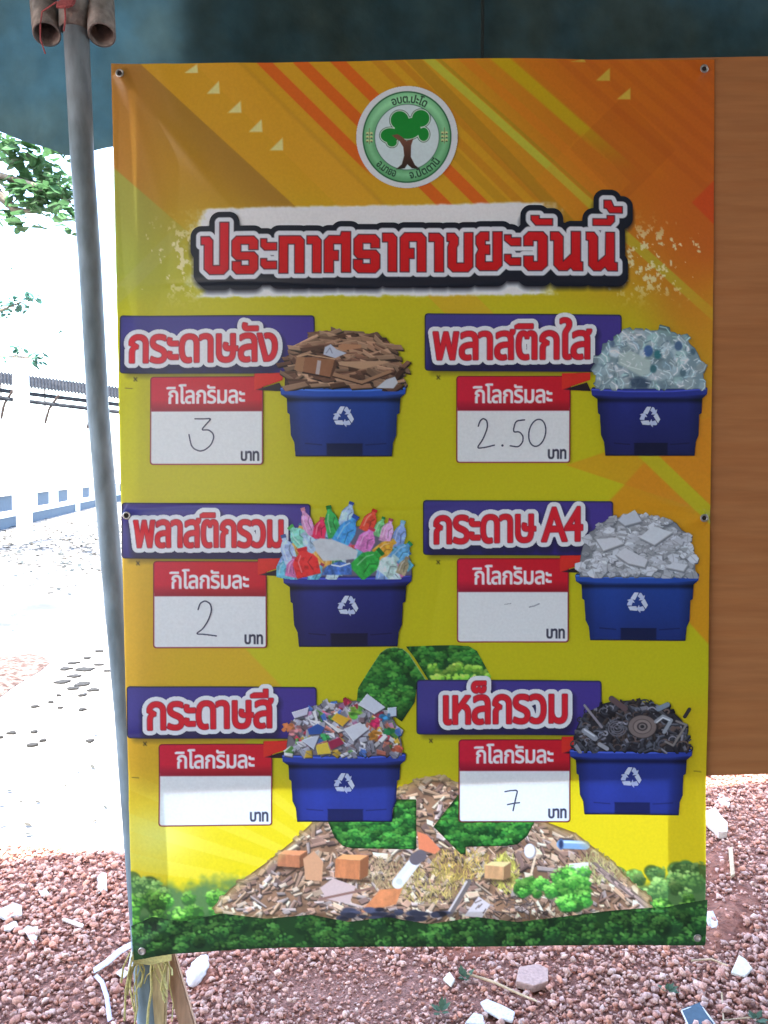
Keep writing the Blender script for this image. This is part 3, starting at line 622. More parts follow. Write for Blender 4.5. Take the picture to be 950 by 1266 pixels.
def paint_refuse(k):
    x0, y0, x1, y1 = BINS[k]; tops = [407, 404, 628, 632, 862, 862]; top = tops[k]
    cv = Cv(x0 - 8, top - 16, x1 + 8, y0 + 10, .75); rg = np.random.default_rng(k + 300); W = x1 - x0
    D = dome(k, top + 4, .035, .97)
    if k == 0:
        cv.fill([D], (64, 46, 38), soft=2)
        pal = [(144, 110, 86), (116, 82, 64), (172, 138, 110), (88, 60, 46), (156, 122, 96)]
        for x, y in scatter(D, rg, 190, y0 + 4):
            u = (x - x0) / W - .5; shard(cv, x, y, rg.uniform(16, 40), rg.uniform(3, 7.5), .75 * u * rg.uniform(.4, 1.5) + rg.normal(0, .22) + (-.9 if u < -.36 else .9 if u > .38 else 0) * rg.uniform(-1.2, 1.2), np.array(pal[rg.integers(5)]) * rg.uniform(.66, 1.12), rg, .5, .22)
        S = lambda p: A_((340, 395), 5.59, p)
        cv.fill([S([(440, 300), (760, 290), (800, 300), (610, 350), (450, 322)])], (172, 138, 108)); cv.fill([S([(410, 370), (600, 430), (800, 350), (810, 372), (605, 452), (400, 400)])], (150, 114, 86)); cv.stroke(S([(405, 402), (604, 455), (812, 374)]), 1.6, (56, 36, 30))
        cv.fill([S([(340, 250), (350, 200), (390, 180), (430, 215), (500, 240), (420, 275)])], (172, 178, 192)); cv.stroke(S([(360, 240), (385, 205), (400, 240)]), 1.2, (120, 126, 144)); cv.fill([S([(700, 478), (770, 420), (830, 400), (850, 440), (820, 480)])], (180, 184, 190))
        cv.fill([S([(445, 185), (470, 175), (600, 182), (598, 205), (480, 222), (440, 205)])], (166, 120, 88))
        cv.fill([S([(140, 355), (160, 265), (215, 268), (200, 372)])], (152, 112, 80)); cv.fill([S([(215, 268), (418, 285), (385, 408), (200, 374)])], lambda X, Y: np.array((132, 88, 60.)) + 8 * fbm(X, Y, 6)[..., None]); cv.fill([S([(300, 290), (325, 293), (312, 388), (286, 384)])], (170, 158, 154))
        cv.fill([S([(385, 408), (418, 285), (430, 330), (400, 400)])], (82, 54, 40)); cv.stroke(S([(160, 265), (230, 250), (418, 282)]), 1.4, (186, 150, 116)); cv.stroke(S([(200, 374), (385, 410)]), 1.8, (46, 30, 26))
    elif k == 1:
        cv.fill([D], (120, 142, 150), soft=2)
        for x, y in scatter(D, rg, 150, y0 + 3):
            c = np.array([(150, 172, 178), (172, 190, 194), (128, 154, 166), (150, 186, 184), (186, 198, 204)][rg.integers(5)]) * rg.uniform(.75, 1.12); r = rg.uniform(3, 10)
            an = rg.uniform(0, 3.14); p = rotp([(-r, -r * .6), (r * .4, -r * .8), (r, r * .1), (r * .3, r * .7), (-r * .8, r * .5)], x, y, an)
            cv.fill([p], c, soft=2.5, op=.75); cv.stroke(rotp([(-r * .8, -r * .3), (0, -r * .5), (r * .7, -r * .1)], x, y, an), rg.uniform(.7, 1.6), np.minimum(c * 1.3 + 20, 240), .8)
            if rg.random() < .4: cv.stroke(rotp([(-r * .6, r * .4), (r * .2, r * .6)], x, y, an), rg.uniform(.8, 2), (70, 96, 112), .6)
        S = lambda p: A_((720, 395), 5.59, p)
        cv.fill([S([(250, 240), (330, 220), (470, 290), (460, 380), (400, 395), (240, 310)])], (172, 190, 184), soft=3, op=.9); cv.stroke(S([(260, 300), (320, 330), (400, 350)]), 1.4, (210, 220, 216), .7)
        for a, b, r_, c in ((450, 220, 7, (50, 84, 140)), (515, 245, 5.4, (42, 110, 118)), (485, 345, 5, (50, 96, 106)), (660, 185, 6, (58, 86, 122)), (690, 370, 5, (70, 98, 110)), (760, 225, 4, (66, 92, 108)), (200, 170, 4, (84, 104, 130))):
            cv.disc(720 + a / 5.59, 395 + b / 5.59, r_ * .8, r_, c, .85, 2)
        cv.fill([S([(320, 410), (400, 400), (470, 430), (440, 480), (330, 480)])], (46, 62, 84), soft=4, op=.8)
        for _ in range(60):
            x, y = rg.uniform(x0 + 12, x1 - 12), rg.uniform(top + 10, y0); 
            if inpoly(D)(x, y): cv.stroke([(x, y), (x + rg.uniform(-5, 5), y + rg.uniform(-4, 4))], 1., (224, 232, 236), .8)
    elif k == 2:
        D = dome(k, top + 22, .0, 1.0); cv.fill([D], (96, 92, 110), soft=2)
        def bottle(x, y, L, Wd, a, c, cap):
            c = np.array(c, float); h = Wd / 2
            p = rotp([(-h, L * .5), (-h * 1.05, -L * .05), (-h * .8, -L * .22), (-h * .38, -L * .36), (-h * .34, -L * .46), (h * .34, -L * .46), (h * .38, -L * .36), (h * .8, -L * .22), (h * 1.05, -L * .05), (h, L * .5)], x, y, a)
            cv.fill([p], lambda X, Y: np.clip(c * (.72 + .65 * fbm(X, Y, 5, int(x)))[..., None], 0, 240), soft=1.3)
            cv.fill([rotp([(-h * .42, -L * .44), (-h * .42, -L * .56), (h * .42, -L * .56), (h * .42, -L * .44)], x, y, a)], np.array(cap))
            cv.stroke(rotp([(-h * .5, L * .3), (-h * .55, -L * .08), (-h * .25, -L * .28)], x, y, a), 1.5, np.minimum(c * .5 + 120, 245), .7); cv.stroke(rotp([(h * .45, L * .3), (h * .2, 0), (h * .6, -L * .15)], x, y, a), 1.2, c * .5, .6)
        O = lambda x, y: (340 + x / 5.28, 615 + y / 5.28)
        for x, y in scatter(D, rg, 46, y0):
            bottle(x, y, rg.uniform(20, 30), rg.uniform(11, 17), rg.uniform(-1.2, 1.2), [(120, 150, 196), (180, 100, 150), (60, 130, 80), (190, 70, 70), (170, 190, 196), (200, 150, 70), (90, 160, 180)][rg.integers(7)], [(60, 100, 150), (160, 60, 80), (40, 110, 60)][rg.integers(3)])
        for x, y, L, Wd, a, c, cap in ((215, 160, 34, 13, -.3, (196, 136, 178), (186, 120, 130)), (475, 110, 30, 15, .35, (150, 176, 208), (40, 70, 150)), (620, 150, 28, 16, .45, (206, 72, 50), (186, 30, 30)), (685, 190, 24, 11, .4, (110, 180, 120), (30, 120, 60)), (735, 215, 28, 14, .3, (204, 150, 190), (170, 80, 90)), (815, 240, 32, 15, .25, (120, 146, 196), (120, 170, 190)), (300, 200, 26, 15, .2, (200, 40, 80), (190, 90, 70)), (375, 160, 38, 16, -.2, (50, 150, 76), (20, 110, 50)), (470, 220, 42, 21, .55, (64, 140, 204), (40, 70, 150)), (600, 275, 30, 20, .45, (192, 110, 170), (190, 50, 80)), (160, 250, 30, 20, -.7, (120, 190, 170), (70, 160, 70)), (90, 340, 36, 16, -.3, (150, 170, 206), (70, 90, 140)), (720, 330, 28, 17, .9, (206, 150, 50), (200, 160, 60)), (830, 350, 28, 17, .8, (90, 150, 190), (40, 130, 70)), (230, 290, 26, 15, -.6, (150, 176, 200), (150, 170, 190)), (745, 440, 26, 24, .7, (170, 196, 190), (160, 190, 190)), (120, 450, 24, 14, .2, (180, 100, 150), (160, 80, 120)), (840, 445, 22, 12, .4, (150, 140, 110), (140, 120, 90))):
            bottle(*O(x, y), L, Wd, a, c, cap)
        bottle(*O(205, 420), 34, 30, -.25, (206, 44, 44), (190, 30, 40)); bottle(*O(610, 420), 40, 26, .85, (44, 146, 60), (20, 100, 40))
        cv.fill([[O(x, y) for x, y in ((250, 285), (300, 262), (380, 270), (480, 310), (545, 345), (530, 395), (440, 405), (320, 410), (275, 350))]], lambda X, Y: np.array((196, 202, 206.)) - 22 * (fbm(X, Y, 8, 3)[..., None]), soft=1.5)
        cv.fill([[O(x, y) for x, y in ((310, 500), (345, 440), (420, 410), (500, 430), (505, 500))]], lambda X, Y: np.array((60, 96, 160.)) * (.6 + .9 * fbm(X, Y, 4, 9))[..., None], soft=1.5); cv.stroke([O(375, 435), O(430, 445), O(490, 425)], 1.8, (200, 214, 230))
    elif k == 3:
        cv.fill([D], (120, 124, 130), soft=2)
        for x, y in scatter(D, rg, 420, y0 + 4):
            c = np.array((188, 193, 200)) * rg.uniform(.72, 1.1); r = rg.uniform(3, 8.5); an = rg.uniform(0, 6.28); n = rg.integers(4, 7)
            p = [(x + r * rg.uniform(.7, 1.2) * math.cos(an + q * 6.28 / n), y + .7 * r * rg.uniform(.7, 1.2) * math.sin(an + q * 6.28 / n)) for q in range(n)]
            cv.fill([[(a + .8, b + 1.7) for a, b in p]], (92, 98, 106), soft=1.8, op=.8); cv.fill([p], c)
            cv.stroke([p[0], (x, y), p[n // 2]], .9, c * .78, .8)
        S = lambda p: A_((700, 620), 5.28, p)
        for p, c in (([(190, 245), (330, 235), (375, 275), (240, 325)], (196, 200, 206)), ([(470, 235), (560, 160), (690, 200), (570, 285)], (196, 202, 208)), ([(320, 350), (380, 300), (530, 380), (510, 430), (400, 405)], (194, 198, 204)), ([(330, 120), (445, 52), (490, 130), (380, 160)], (180, 188, 198)), ([(640, 430), (690, 395), (790, 410), (760, 455)], (196, 200, 206))):
            q = S(p); cv.fill([[(a + 1, b + 2) for a, b in q]], (96, 102, 110), soft=2); cv.fill([q], c); cv.stroke(q[2:] + q[:1], 1.3, np.array(c) * .72)
    elif k == 4:
        cv.fill([D], (110, 104, 112), soft=2)
        pal = [(196, 196, 200), (176, 178, 190), (150, 150, 164), (200, 120, 100), (186, 60, 80), (70, 110, 180), (90, 150, 70), (206, 170, 60), (190, 130, 170), (200, 200, 206), (120, 100, 104)]
        for x, y in scatter(D, rg, 240, y0 + 4):
            c = np.array(pal[rg.integers(len(pal))] if rg.random() < .6 else pal[rg.integers(3)]) * rg.uniform(.75, 1.1); shard(cv, x, y, rg.uniform(6, 15), rg.uniform(3, 9), rg.uniform(-1.5, 1.5), c, rg, .2, .4)
            if rg.random() < .4: cv.stroke([(x - 4, y - 2), (x + 3, y + 2)], .9, (90, 90, 110), .7)
        S = lambda p: A_((340, 845), 5.59, p)
        for p, c in (([(580, 140), (640, 65), (765, 160), (690, 205)], (190, 196, 206)), ([(480, 310), (590, 265), (650, 310), (545, 395)], (196, 200, 208)), ([(395, 240), (430, 200), (520, 240), (470, 290)], (206, 164, 50)), ([(285, 425), (365, 405), (390, 480), (300, 488)], (206, 182, 66)), ([(370, 400), (450, 370), (480, 410), (390, 455)], (142, 40, 70)), ([(190, 390), (310, 350), (270, 450)], (184, 190, 202)), ([(230, 310), (300, 275), (345, 300), (320, 345), (240, 350)], (48, 82, 150)), ([(120, 195), (235, 160), (225, 210), (140, 235)], (192, 190, 204)), ([(780, 165), (840, 160), (840, 220), (790, 225)], (176, 190, 206)), ([(340, 250), (410, 290), (480, 320), (440, 335)], (206, 206, 204))):
            q = S(p); cv.fill([[(a + 1, b + 1.8) for a, b in q]], (60, 58, 70), soft=2, op=.8); cv.fill([q], c); cv.stroke([q[-1], q[0], q[1]], .8, np.minimum(np.array(c) * 1.12, 235))
        for a, b, r_, c in ((695, 270, 8, (190, 40, 90)), (760, 235, 9, (60, 140, 190)), (785, 325, 6.6, (40, 140, 80)), (690, 355, 10, (210, 140, 50)), (560, 185, 9, (130, 180, 60)), (540, 205, 8, (90, 160, 60)), (130, 320, 12, (204, 130, 130)), (90, 300, 8, (214, 130, 80)), (350, 365, 6, (60, 160, 90)), (490, 120, 6, (190, 50, 80)), (850, 450, 7, (206, 100, 70))):
            x, y = 340 + a / 5.59, 845 + b / 5.59
            for _ in range(14):
                t, q = rg.uniform(0, 6.28), rg.uniform(0, .8); cv.disc(x + r_ * q * math.cos(t), y + r_ * .8 * q * math.sin(t), rg.uniform(1.5, 4), rg.uniform(1.2, 3), np.array(c) * rg.uniform(.6, 1.2), .9, 1.2)
    else:
        cv.fill([D], (40, 40, 46), soft=2)
        for x, y in scatter(D, rg, 330, y0 + 3):
            c = np.array([(56, 58, 66), (84, 88, 98), (38, 38, 44), (112, 112, 120), (74, 62, 58)][rg.integers(5)]) * rg.uniform(.6, 1.2)
            if rg.random() < .3:
                t0 = rg.uniform(0, 6); r = rg.uniform(2.5, 7); cv.stroke([(x + r * math.cos(t0 + q * .5), y + r * .8 * math.sin(t0 + q * .5)) for q in range(9)], rg.uniform(1, 2), c * 1.25)
            else: shard(cv, x, y, rg.uniform(4, 14), rg.uniform(1.5, 4.5), rg.uniform(-1.6, 1.6), c, rg, .2, .4)
        S = lambda x, y: (695 + x / 5.43, 845 + y / 5.43)
        x, y = S(535, 285)
        for r_, c in ((18, (40, 36, 38)), (17, (116, 104, 100)), (11.5, (70, 62, 62)), (10.5, (128, 116, 112)), (6.5, (54, 48, 50)), (4.5, (120, 112, 110)), (2.6, (40, 38, 42))): cv.disc(x, y, r_, r_ * .82, c)
        cv.stroke([S(150, 145), S(265, 290)], 3, (136, 132, 140)); cv.stroke([S(815, 215), S(845, 165)], 4.5, (44, 42, 48)); cv.stroke([S(690, 385), S(740, 410), S(825, 270), S(760, 245)], 2.6, (128, 122, 118))
        cv.stroke([S(625, 250), S(670, 215), S(725, 240), S(680, 320)], 4.5, (142, 148, 156)); cv.stroke([S(630, 255), S(670, 222), S(715, 240)], 1.5, (200, 204, 208)); cv.stroke([S(150, 315), S(220, 365)], 7, (140, 144, 154)); cv.stroke([S(150, 308), S(215, 350)], 2, (196, 200, 206))
        cv.stroke([S(640, 165), S(700, 135)], 6, (120, 134, 150)); cv.stroke([S(330, 100), S(420, 165)], 7, (92, 74, 76)); cv.stroke([S(250, 405), S(300, 435)], 5, (150, 152, 160))
        for q in range(3): cv.stroke([(S(370, 300)[0] + (5 + q * 3) * math.cos(t), S(370, 300)[1] + (4 + q * 2.6) * math.sin(t)) for t in np.linspace(0, 5.5, 14)], 1.3, (104, 102, 110))
    return clipped(cv, k)
EC = (503.2, 171.0)
def paint_emblem():
    cx, cy = EC; cv = Cv(cx - 66, cy - 66, cx + 66, cy + 66, .6)
    cv.disc(cx, cy, 62.5, 63, (198, 204, 208)); cv.disc(cx, cy, 54.8, 56.6, (30, 92, 56), alpha=False)
    cv.disc(cx, cy, 53, 54.8, lambda X, Y: np.array((112, 176, 126.)) + 26 * np.exp(-((np.hypot(X - cx, Y - cy) - 47) / 4) ** 2)[..., None] - 30 * np.clip((np.abs(X - cx) + (Y - cy)) / 90, -.4, 1)[..., None], alpha=False)
    cv.disc(cx, cy, 40.3, 41, (70, 112, 92), alpha=False); cv.disc(cx, cy, 39.2, 40, (190, 206, 208), alpha=False)
    S = lambda p: A_((420, 90), 5.588, p)
    def lobes(g, c):
        for x, y, rx, ry in ((415, 335, 62, 62), (560, 325, 60, 58), (350, 440, 66, 50), (470, 400, 90, 66), (362, 488, 34, 30), (580, 435, 36, 46), (500, 370, 50, 50)):
            q = S([(x, y)])[0]; cv.disc(*q, rx / 5.588 + g, ry / 5.588 + g, c, alpha=False)
    lobes(1.8, (44, 84, 56)); lobes(1.0, (206, 220, 214)); lobes(0, (22, 128, 46))
    cv.fill([S([(495, 330), (455, 345), (480, 380)]), ], (206, 220, 214), alpha=False, op=0)
    cv.fill([S([(360, 440), (400, 432), (430, 450), (462, 480), (510, 462), (494, 510), (492, 590), (520, 645), (552, 672), (500, 668), (468, 640), (450, 668), (388, 676), (430, 640), (446, 580), (440, 520), (415, 480)])], lambda X, Y: np.array((96, 62, 48.)) * np.clip(1.2 - np.clip((Y - 172) / 40, 0, 1) * .8, .3, 1.2)[..., None], alpha=False)
    def arc(text, a0, a1, rad, h, top=True, grow=.3):
        s = layout(text, 0); x0, x1 = s[:, [0, 2]].min(), s[:, [0, 2]].max(); o = np.empty_like(s); k = h / 55.8
        for i in (0, 2):
            t = R(a0) + (R(a1) - R(a0)) * (s[:, i] - x0) / (x1 - x0)
            rr = rad + s[:, i + 1] * k if top else rad - s[:, i + 1] * k
            o[:, i] = cx + rr * np.sin(t); o[:, i + 1] = cy - rr * np.cos(t)
        cv.fill(None, (30, 62, 44), grow, segs=o, alpha=False)
    arc('อบต.ปะโด', -23, 31, 42.6, 7.6); arc('อ.มายอ', 228, 197, 51.2, 7.4, False); arc('จ.ปัตตานี', 176, 127, 51.2, 7.4, False)
    for sx in (-1, 1):
        x = cx + sx * 46.2
        for j in range(3):
            for q in (-1, 1): cv.disc(x + q * 2.3, cy - 5 + j * 4.6, 1.9, 1.5, (206, 196, 140), .9, alpha=False); cv.disc(x + q * 2.6, cy - 3.6 + j * 4.6, 1.1, .8, (60, 56, 36), .9, alpha=False)
        cv.stroke([(x, cy - 11), (x, cy + 8)], .8, (120, 110, 60), alpha=False)
    return cv

BAN = Vector((.02, YB, .52))
banner = thing('banner', 'yellow vinyl price banner with red Thai lettering and six blue bins', 'banner', BAN)
vinyl = mat('printed_vinyl', attr=True, rough=.40, var=.05, scale=60, trans=.28, spec=.5, bump=.04, bscale=900)
stack = [('printed_sheet', paint_sheet(), 0, None, None)]
stack.append(('printed_heap', paint_heap(), 1, None, 'printed heap of cardboard, planks and scrap'))
fc = Cv(160, 1100, 876, 1188, 1.); fc.fill([FOOT], (36, 70, 36)); fa = fc.a.copy(); finish_foot(fc); fc.a = fa
stack.append(('printed_treetops', fc, 2, None, 'dark green printed treetops along the foot'))
for k in range(4): stack.append(('printed_arrow', paint_arrow(k), 3 + (k == 0), None, ['left limb of the leafy green recycling arrow', 'folded top of the leafy green recycling arrow', 'leafy green arrow block left of the gap', 'leafy green arrowhead pointing left'][k]))
for k in range(6):
    stack.append(('heading_panel', paint_panel(k), 5, None, None)); hp = len(stack) - 1
    stack.append(('price_card', paint_card(k), 6, None, ['price card marked 3', 'price card marked 2.50', 'price card marked 2', 'blank price card with a faint smudge', 'blank price card', 'price card marked 7'][k])); pc = len(stack) - 1
    stack.append(('heading_lettering', paint_head(k), 7, hp, None))
    if k == 3: stack += [('pencil_smudge', paint_ink(k, q), 8, pc, None) for q in (0, 1)]
    elif INK_OF[k]: stack.append(('handwriting', paint_ink(k), 8, pc, None))
    stack.append(('printed_bin', paint_bin(k), 9, None, ['blue bin heaped with cardboard', 'blue bin heaped with clear plastic', 'blue bin heaped with coloured bottles', 'blue bin heaped with white paper', 'blue bin heaped with coloured paper', 'blue bin heaped with scrap metal'][k])); pb = len(stack) - 1
    stack.append(('printed_refuse', paint_refuse(k), 10, pb, None)); stack.append(('recycling_symbol', paint_loop(k), 11, pb, None))
stack.append(('title_lettering', paint_title(), 6, None, 'red title lettering outlined in white and black'))
stack.append(('emblem', paint_emblem(), 6, None, 'round green emblem with a tree'))
for s in stack: s[1].er = erode(s[1].a, 2 if s[1].st > .7 else 3)
made = {}
for i, (name, cv, layer, par, label) in enumerate(stack):
    above = [q[1] for j, q in enumerate(stack) if q[2] > layer and not (q[1].x0 > cv.X[0, -1] or q[1].X[0, -1] < cv.x0 or q[1].y0 > cv.Y[-1, 0] or q[1].Y[-1, 0] < cv.y0)]
    o = emit(name, cv, layer, above, vinyl, made[par] if par is not None else banner, BAN)
    if label: o['label'] = label
    made[i] = o
# welded hem: the folded edge of the vinyl behind the sheet
cv = Cv(136, 71, 886, 1188, 4.); cv.fill([OUTLINE], (150, 150, 146)); keep = ((cv.X < 150 + .052 * (cv.Y - 80)) * 1. + (cv.X > 840 - .012 * (cv.Y - 80)) + (cv.Y > 1131 - .012 * (cv.X - 207)) + (cv.Y < 112)) > 0
_h = Cv(136, 71, 886, 1188, 2.); _h.fill([OUTLINE], (176, 176, 168), grow=-1.5)
hem_l = 160 + .052 * (_h.Y - 80); _h.a *= np.clip(.5 + np.maximum.reduce([hem_l - 3 - _h.X, _h.X - (842 - .0175 * (_h.Y - 80)), _h.Y - (1131 - .012 * (_h.X - 207)), 112 - _h.Y]) / 2, 0, 1)
emit('hem', _h, -3, [], mat('vinyl_hem', attr=True, rough=.5, var=.05, trans=.4), banner, BAN)
# eyelets
for px, py in ((150, 93), (870, 86), (868, 640), (159, 637), (178.5, 1170.5), (858.5, 1153.5)):
    bm = bmesh.new(); c = Vector(surf(px, py, .003)); ro, ri = .0085, .0048
    rings = []
    for r, dy in ((ro, 0), ((ro + ri) / 2, -.0014), (ri, 0), (ri, .0016)):
        rings.append([bm.verts.new(c + Vector((r * math.cos(t), dy, r * math.sin(t)))) for t in np.linspace(0, 2 * math.pi, 20, endpoint=False)])
    for a, b in zip(rings, rings[1:]):
        for j in range(20): bm.faces.new((a[j], a[(j + 1) % 20], b[(j + 1) % 20], b[j]))
    e = obj('eyelet', bm, mat('eyelet_metal', (.42, .38, .34), .4, .3, 60, metal=.8), banner, True)
    bm = bmesh.new(); bm.faces.new([bm.verts.new(c + Vector((ri * math.cos(t), .0012, ri * math.sin(t)))) for t in np.linspace(0, 2 * math.pi, 20, endpoint=False)])
    dark = py < 1000
    obj('hole', bm, mat('eyelet_hole', (.03, .022, .018), .9, .3, 40) if dark else mat('eyelet_pale', (.55, .45, .38), .7, .2, 60), e)

# ------------------------------------------------------------------ display board
wood = mat('plywood', (.355, .145, .052), .6, .12, 7, .05, 40, rgb2=(.335, .13, .044), stretch=(.4, 1, 5), spec=.12)
YBD = 1.6045
bt = thing('display_board', 'plain brown plywood board standing behind the yellow banner', 'board', (.3, YBD + .02, 0))
bm = bmesh.new(); q = [P(168, 84, YBD), P(1130, 66, YBD), P(1130, 952, YBD), P(174, 979, YBD)]
fr = [bm.verts.new(v) for v in q]; bk = [bm.verts.new(v + Vector((0, .004, 0))) for v in q]
bm.faces.new(fr[::-1]); bm.faces.new(bk)
for i in range(4): bm.faces.new((fr[i], fr[(i + 1) % 4], bk[(i + 1) % 4], bk[i]))
bmesh.ops.recalc_face_normals(bm, faces=bm.faces); obj('panel', bm, wood, bt)
grey_wood = mat('weathered_wood', (.26, .24, .215), .85, .4, 9, .4, 50, rgb2=(.34, .31, .27), stretch=(4, 4, .5))
for px in (1085,):
    bm = bmesh.new(); a = P(px, 1150, YBD + .035); box(bm, (a.x, YBD + .0285, .62), (.036, .045, 1.25), bevel=.004); obj('post', bm, grey_wood, bt)

# ------------------------------------------------------------------ tent: roof, valance, leg, tube sockets
SL = .22; EZ = 2.80                                                  # the eave runs slightly away to the right
YP = 1.69
tl = P(92, 3, YP)
ev = lambda x: 1.765 + SL * (x - tl.x)
tent = thing('canopy_tent', 'green and blue fabric canopy tent on grey steel tube legs', 'tent', (tl.x, YP, 0))
roofm = mat('tent_roof_cloth', (.02, .045, .042), .8, .25, 3, trans=.10); teal = mat('tent_teal_cloth', (.044, .095, .108), .8, .25, 5, .3, 60, trans=.46, spec=.1, rgb2=(.056, .092, .086), detail=9)
block_cloth = mat('light_block_cloth', (.016, .026, .024), .85, .45, 4, .2, 30, trans=.02, rgb2=(.026, .032, .026), detail=10, spec=.1)  # cloth of the added pieces that block light
bm = bmesh.new(); x0r, x1r = -4.5, 5.5; nx, ny = 14, 10; gv = []
for i in range(nx + 1):
    x = x0r + (x1r - x0r) * i / nx; col = []
    for j in range(ny + 1):
        t = j / ny; y = ev(x) + (-5 - ev(x)) * t; col.append(bm.verts.new((x, y, EZ + 1.1 * (1 - abs(2 * t - 1)) - .05 * math.sin(math.pi * i / nx * 3) ** 2 * (1 - abs(2 * t - 1)))))
    gv.append(col)
for i in range(nx):
    for j in range(ny): bm.faces.new((gv[i][j], gv[i + 1][j], gv[i + 1][j + 1], gv[i][j + 1]))
obj('roof', bm, roofm, tent, True)
def valance(name, xa, xb, m, cusp, drop, seed, lift=0.):
    bm = bmesh.new(); n = int((xb - xa) / .012); g = []
    for i in range(n + 1):
        x = xa + (xb - xa) * i / n
        s = ((x - cusp) / .56) % 1.; low = drop - .075 * (abs(2 * s - 1) ** 1.7)
        if m is block_cloth: low = drop - .2 - .06 * max(0, x)
        col = []
        for j in range(15):
            t = j / 14; z = EZ - t * (EZ - low)
            y = ev(x) - .02 * (1 - t) ** 4 + lift + .017 * math.sin(x * 23 + t * 1.4 + seed) * t + .006 * math.sin(x * 51 + seed * 2 - t * 3) * t + .004 * math.sin(t * 9 + x * 7)
            col.append(bm.verts.new((x, y, z)))
        g.append(col)
    for i in range(n):
        for j in range(14): bm.faces.new((g[i][j], g[i + 1][j], g[i + 1][j + 1], g[i][j + 1]))
    return obj(name, bm, m, tent, True)
zb = P(0, 141, 1.7).z
CU = P(86, 112, 1.76).x
CU = P(86, 112, 1.76).x
v1 = valance('valance', -4.5, .245, teal, CU, zb, .4); v1['label'] = 'teal blue scalloped valance left of the seam'
v3 = valance('valance', .235, 5.5, teal, CU, zb, 2.6, -.006); v3['label'] = 'teal valance right of the seam, darkened by the added layer behind it'  # same teal cloth as the left; the layer added behind makes it dark
v2 = valance('valance_light_block', -.47, 5.4, block_cloth, CU, zb, 1.9, .05)  # unseen layer, added to block sky light behind the valance
def light_blocker(pts, label):
    bm = bmesh.new(); L = sum((Vector(b) - Vector(a)).length for a, b in zip(pts, pts[1:])); cols = []
    for a, b in zip(pts, pts[1:]):
        n = int((Vector(b) - Vector(a)).length / .05)
        for i in range(n + 1):
            p = Vector(a).lerp(Vector(b), i / n); k = len(cols) * .55; o = .03 * math.sin(k)
            cols.append([bm.verts.new((p.x + o, p.y + o, z)) for z in (.03, 1., 1.9, 2.78)])
    for a, b in zip(cols, cols[1:]):
        for k in range(3): bm.faces.new((a[k], b[k], b[k + 1], a[k + 1]))
    c = obj('light_blocker', bm, block_cloth, tent, True); c['label'] = label
light_blocker([(-1.7, -4.95), (5.45, -4.95), (5.45, .2)], 'dark cloth added out of view to block light from behind the camera')  # unseen cloth wall added to dim the banner's front, left end open
bm = bmesh.new(); a = P(612, 0, 2.02); tube(bm, [(.24, ev(.24) - .032, 2.79), (.24, ev(.24) - .020, 2.22)], .004, 6); obj('seam', bm, mat('seam_thread', (.012, .02, .02), .9), tent)
galv = mat('galvanised_steel', (.20, .25, .275), .6, .3, 14, .1, 60, metal=.05, spec=.25, rgb2=(.15, .195, .215), stretch=(1, 1, .35))
rust = mat('dull_steel', (.22, .20, .185), .6, .35, 18, .25, 60, metal=.35, rgb2=(.30, .26, .23))
lp = [P(x, y, YP) for x, y in ((94, 30), (102, 200), (111, 320), (121, 500), (138, 700), (154, 880), (176, 1180))]; d = lp[-1] + (lp[-1] - lp[-2]) * (lp[-1].z / (lp[-2].z - lp[-1].z))
bm = bmesh.new(); tube(bm, lp + [Vector((d.x, d.y, 0))], [.0262, .0245, .0235, .0228, .0225, .0222, .022, .022], 28); obj('leg', bm, galv, tent, True)
bm = bmesh.new(); pipe(bm, P(92, 38, YP), P(92, -60, YP), .031, .027, 28); obj('socket', bm, rust, tent, True)
for p0, p1 in ((P(58, 42, YP - .01), P(48, -60, YP + .10)), (P(126, 43, YP - .01), P(122, -60, YP + .10))):
    bm = bmesh.new(); pipe(bm, p0, p1, .0285, .0245, 28); obj('socket', bm, rust, tent, True)
# string knotted round the socket
bm = bmesh.new(); k0 = P(83, 6, YP - .034)
for i in range(9):
    ph = i * .7; pts = [k0 + Vector((.016 * math.cos(ph + t * 2.2) , -.006 + .006 * math.sin(t * 3 + ph), .011 * math.sin(ph + t * 3.1))) for t in np.linspace(0, 3, 16)]
    tube(bm, pts, .0026, 6)
tube(bm, [P(80, 8, YP - .038), P(81, 22, YP - .034), P(79, 38, YP - .034)], .002, 6)
tube(bm, [P(50, 30, YP - .045), P(50, 48, YP - .045), P(56, 66, YP - .042)], .0016, 6); tube(bm, [P(50, 30, YP - .045), P(52, 14, YP - .045), P(70, 2, YP - .04), P(80, 5, YP - .04)], .0016, 6)
tag(obj('string', bm, mat('red_string', (.42, .10, .10), .8, .3, 90), None, True), 'frayed red string knotted around the steel socket at the top of the tent leg', 'string')

# ------------------------------------------------------------------ ground
def structure(name, bm, m): return tag(obj(name, bm, m), kind='structure')
sand = mat('pale_ground', (.20, .18, .155), .95, .35, .8, .3, 8, rgb2=(.28, .26, .235))
bm = bmesh.new(); prism(bm, [(-600, -600), (600, -600), (600, 900), (-600, 900)], 0, 0); structure('ground', bm, sand)
bed = mat('gravel_fines', (.27, .12, .085), .95, .5, 40, 1., 160, rgb2=(.36, .18, .135))
GB = [(-7, -11), (7.5, -11), (7.5, 3.6), (3.8, 3.6), (3.8, 5.6), (-.55, 5.2), (-.7, 3.1), (-1.0, 2.93), (-1.4, 2.99), (-3.2, 2.9), (-7, 2.9)]
bm = bmesh.new(); prism(bm, GB, 0, .004); structure('gravel_bed', bm, bed)
conc = mat('concrete_path', (.34, .32, .30), .9, .25, 4, .2, 30, rgb2=(.26, .245, .225))
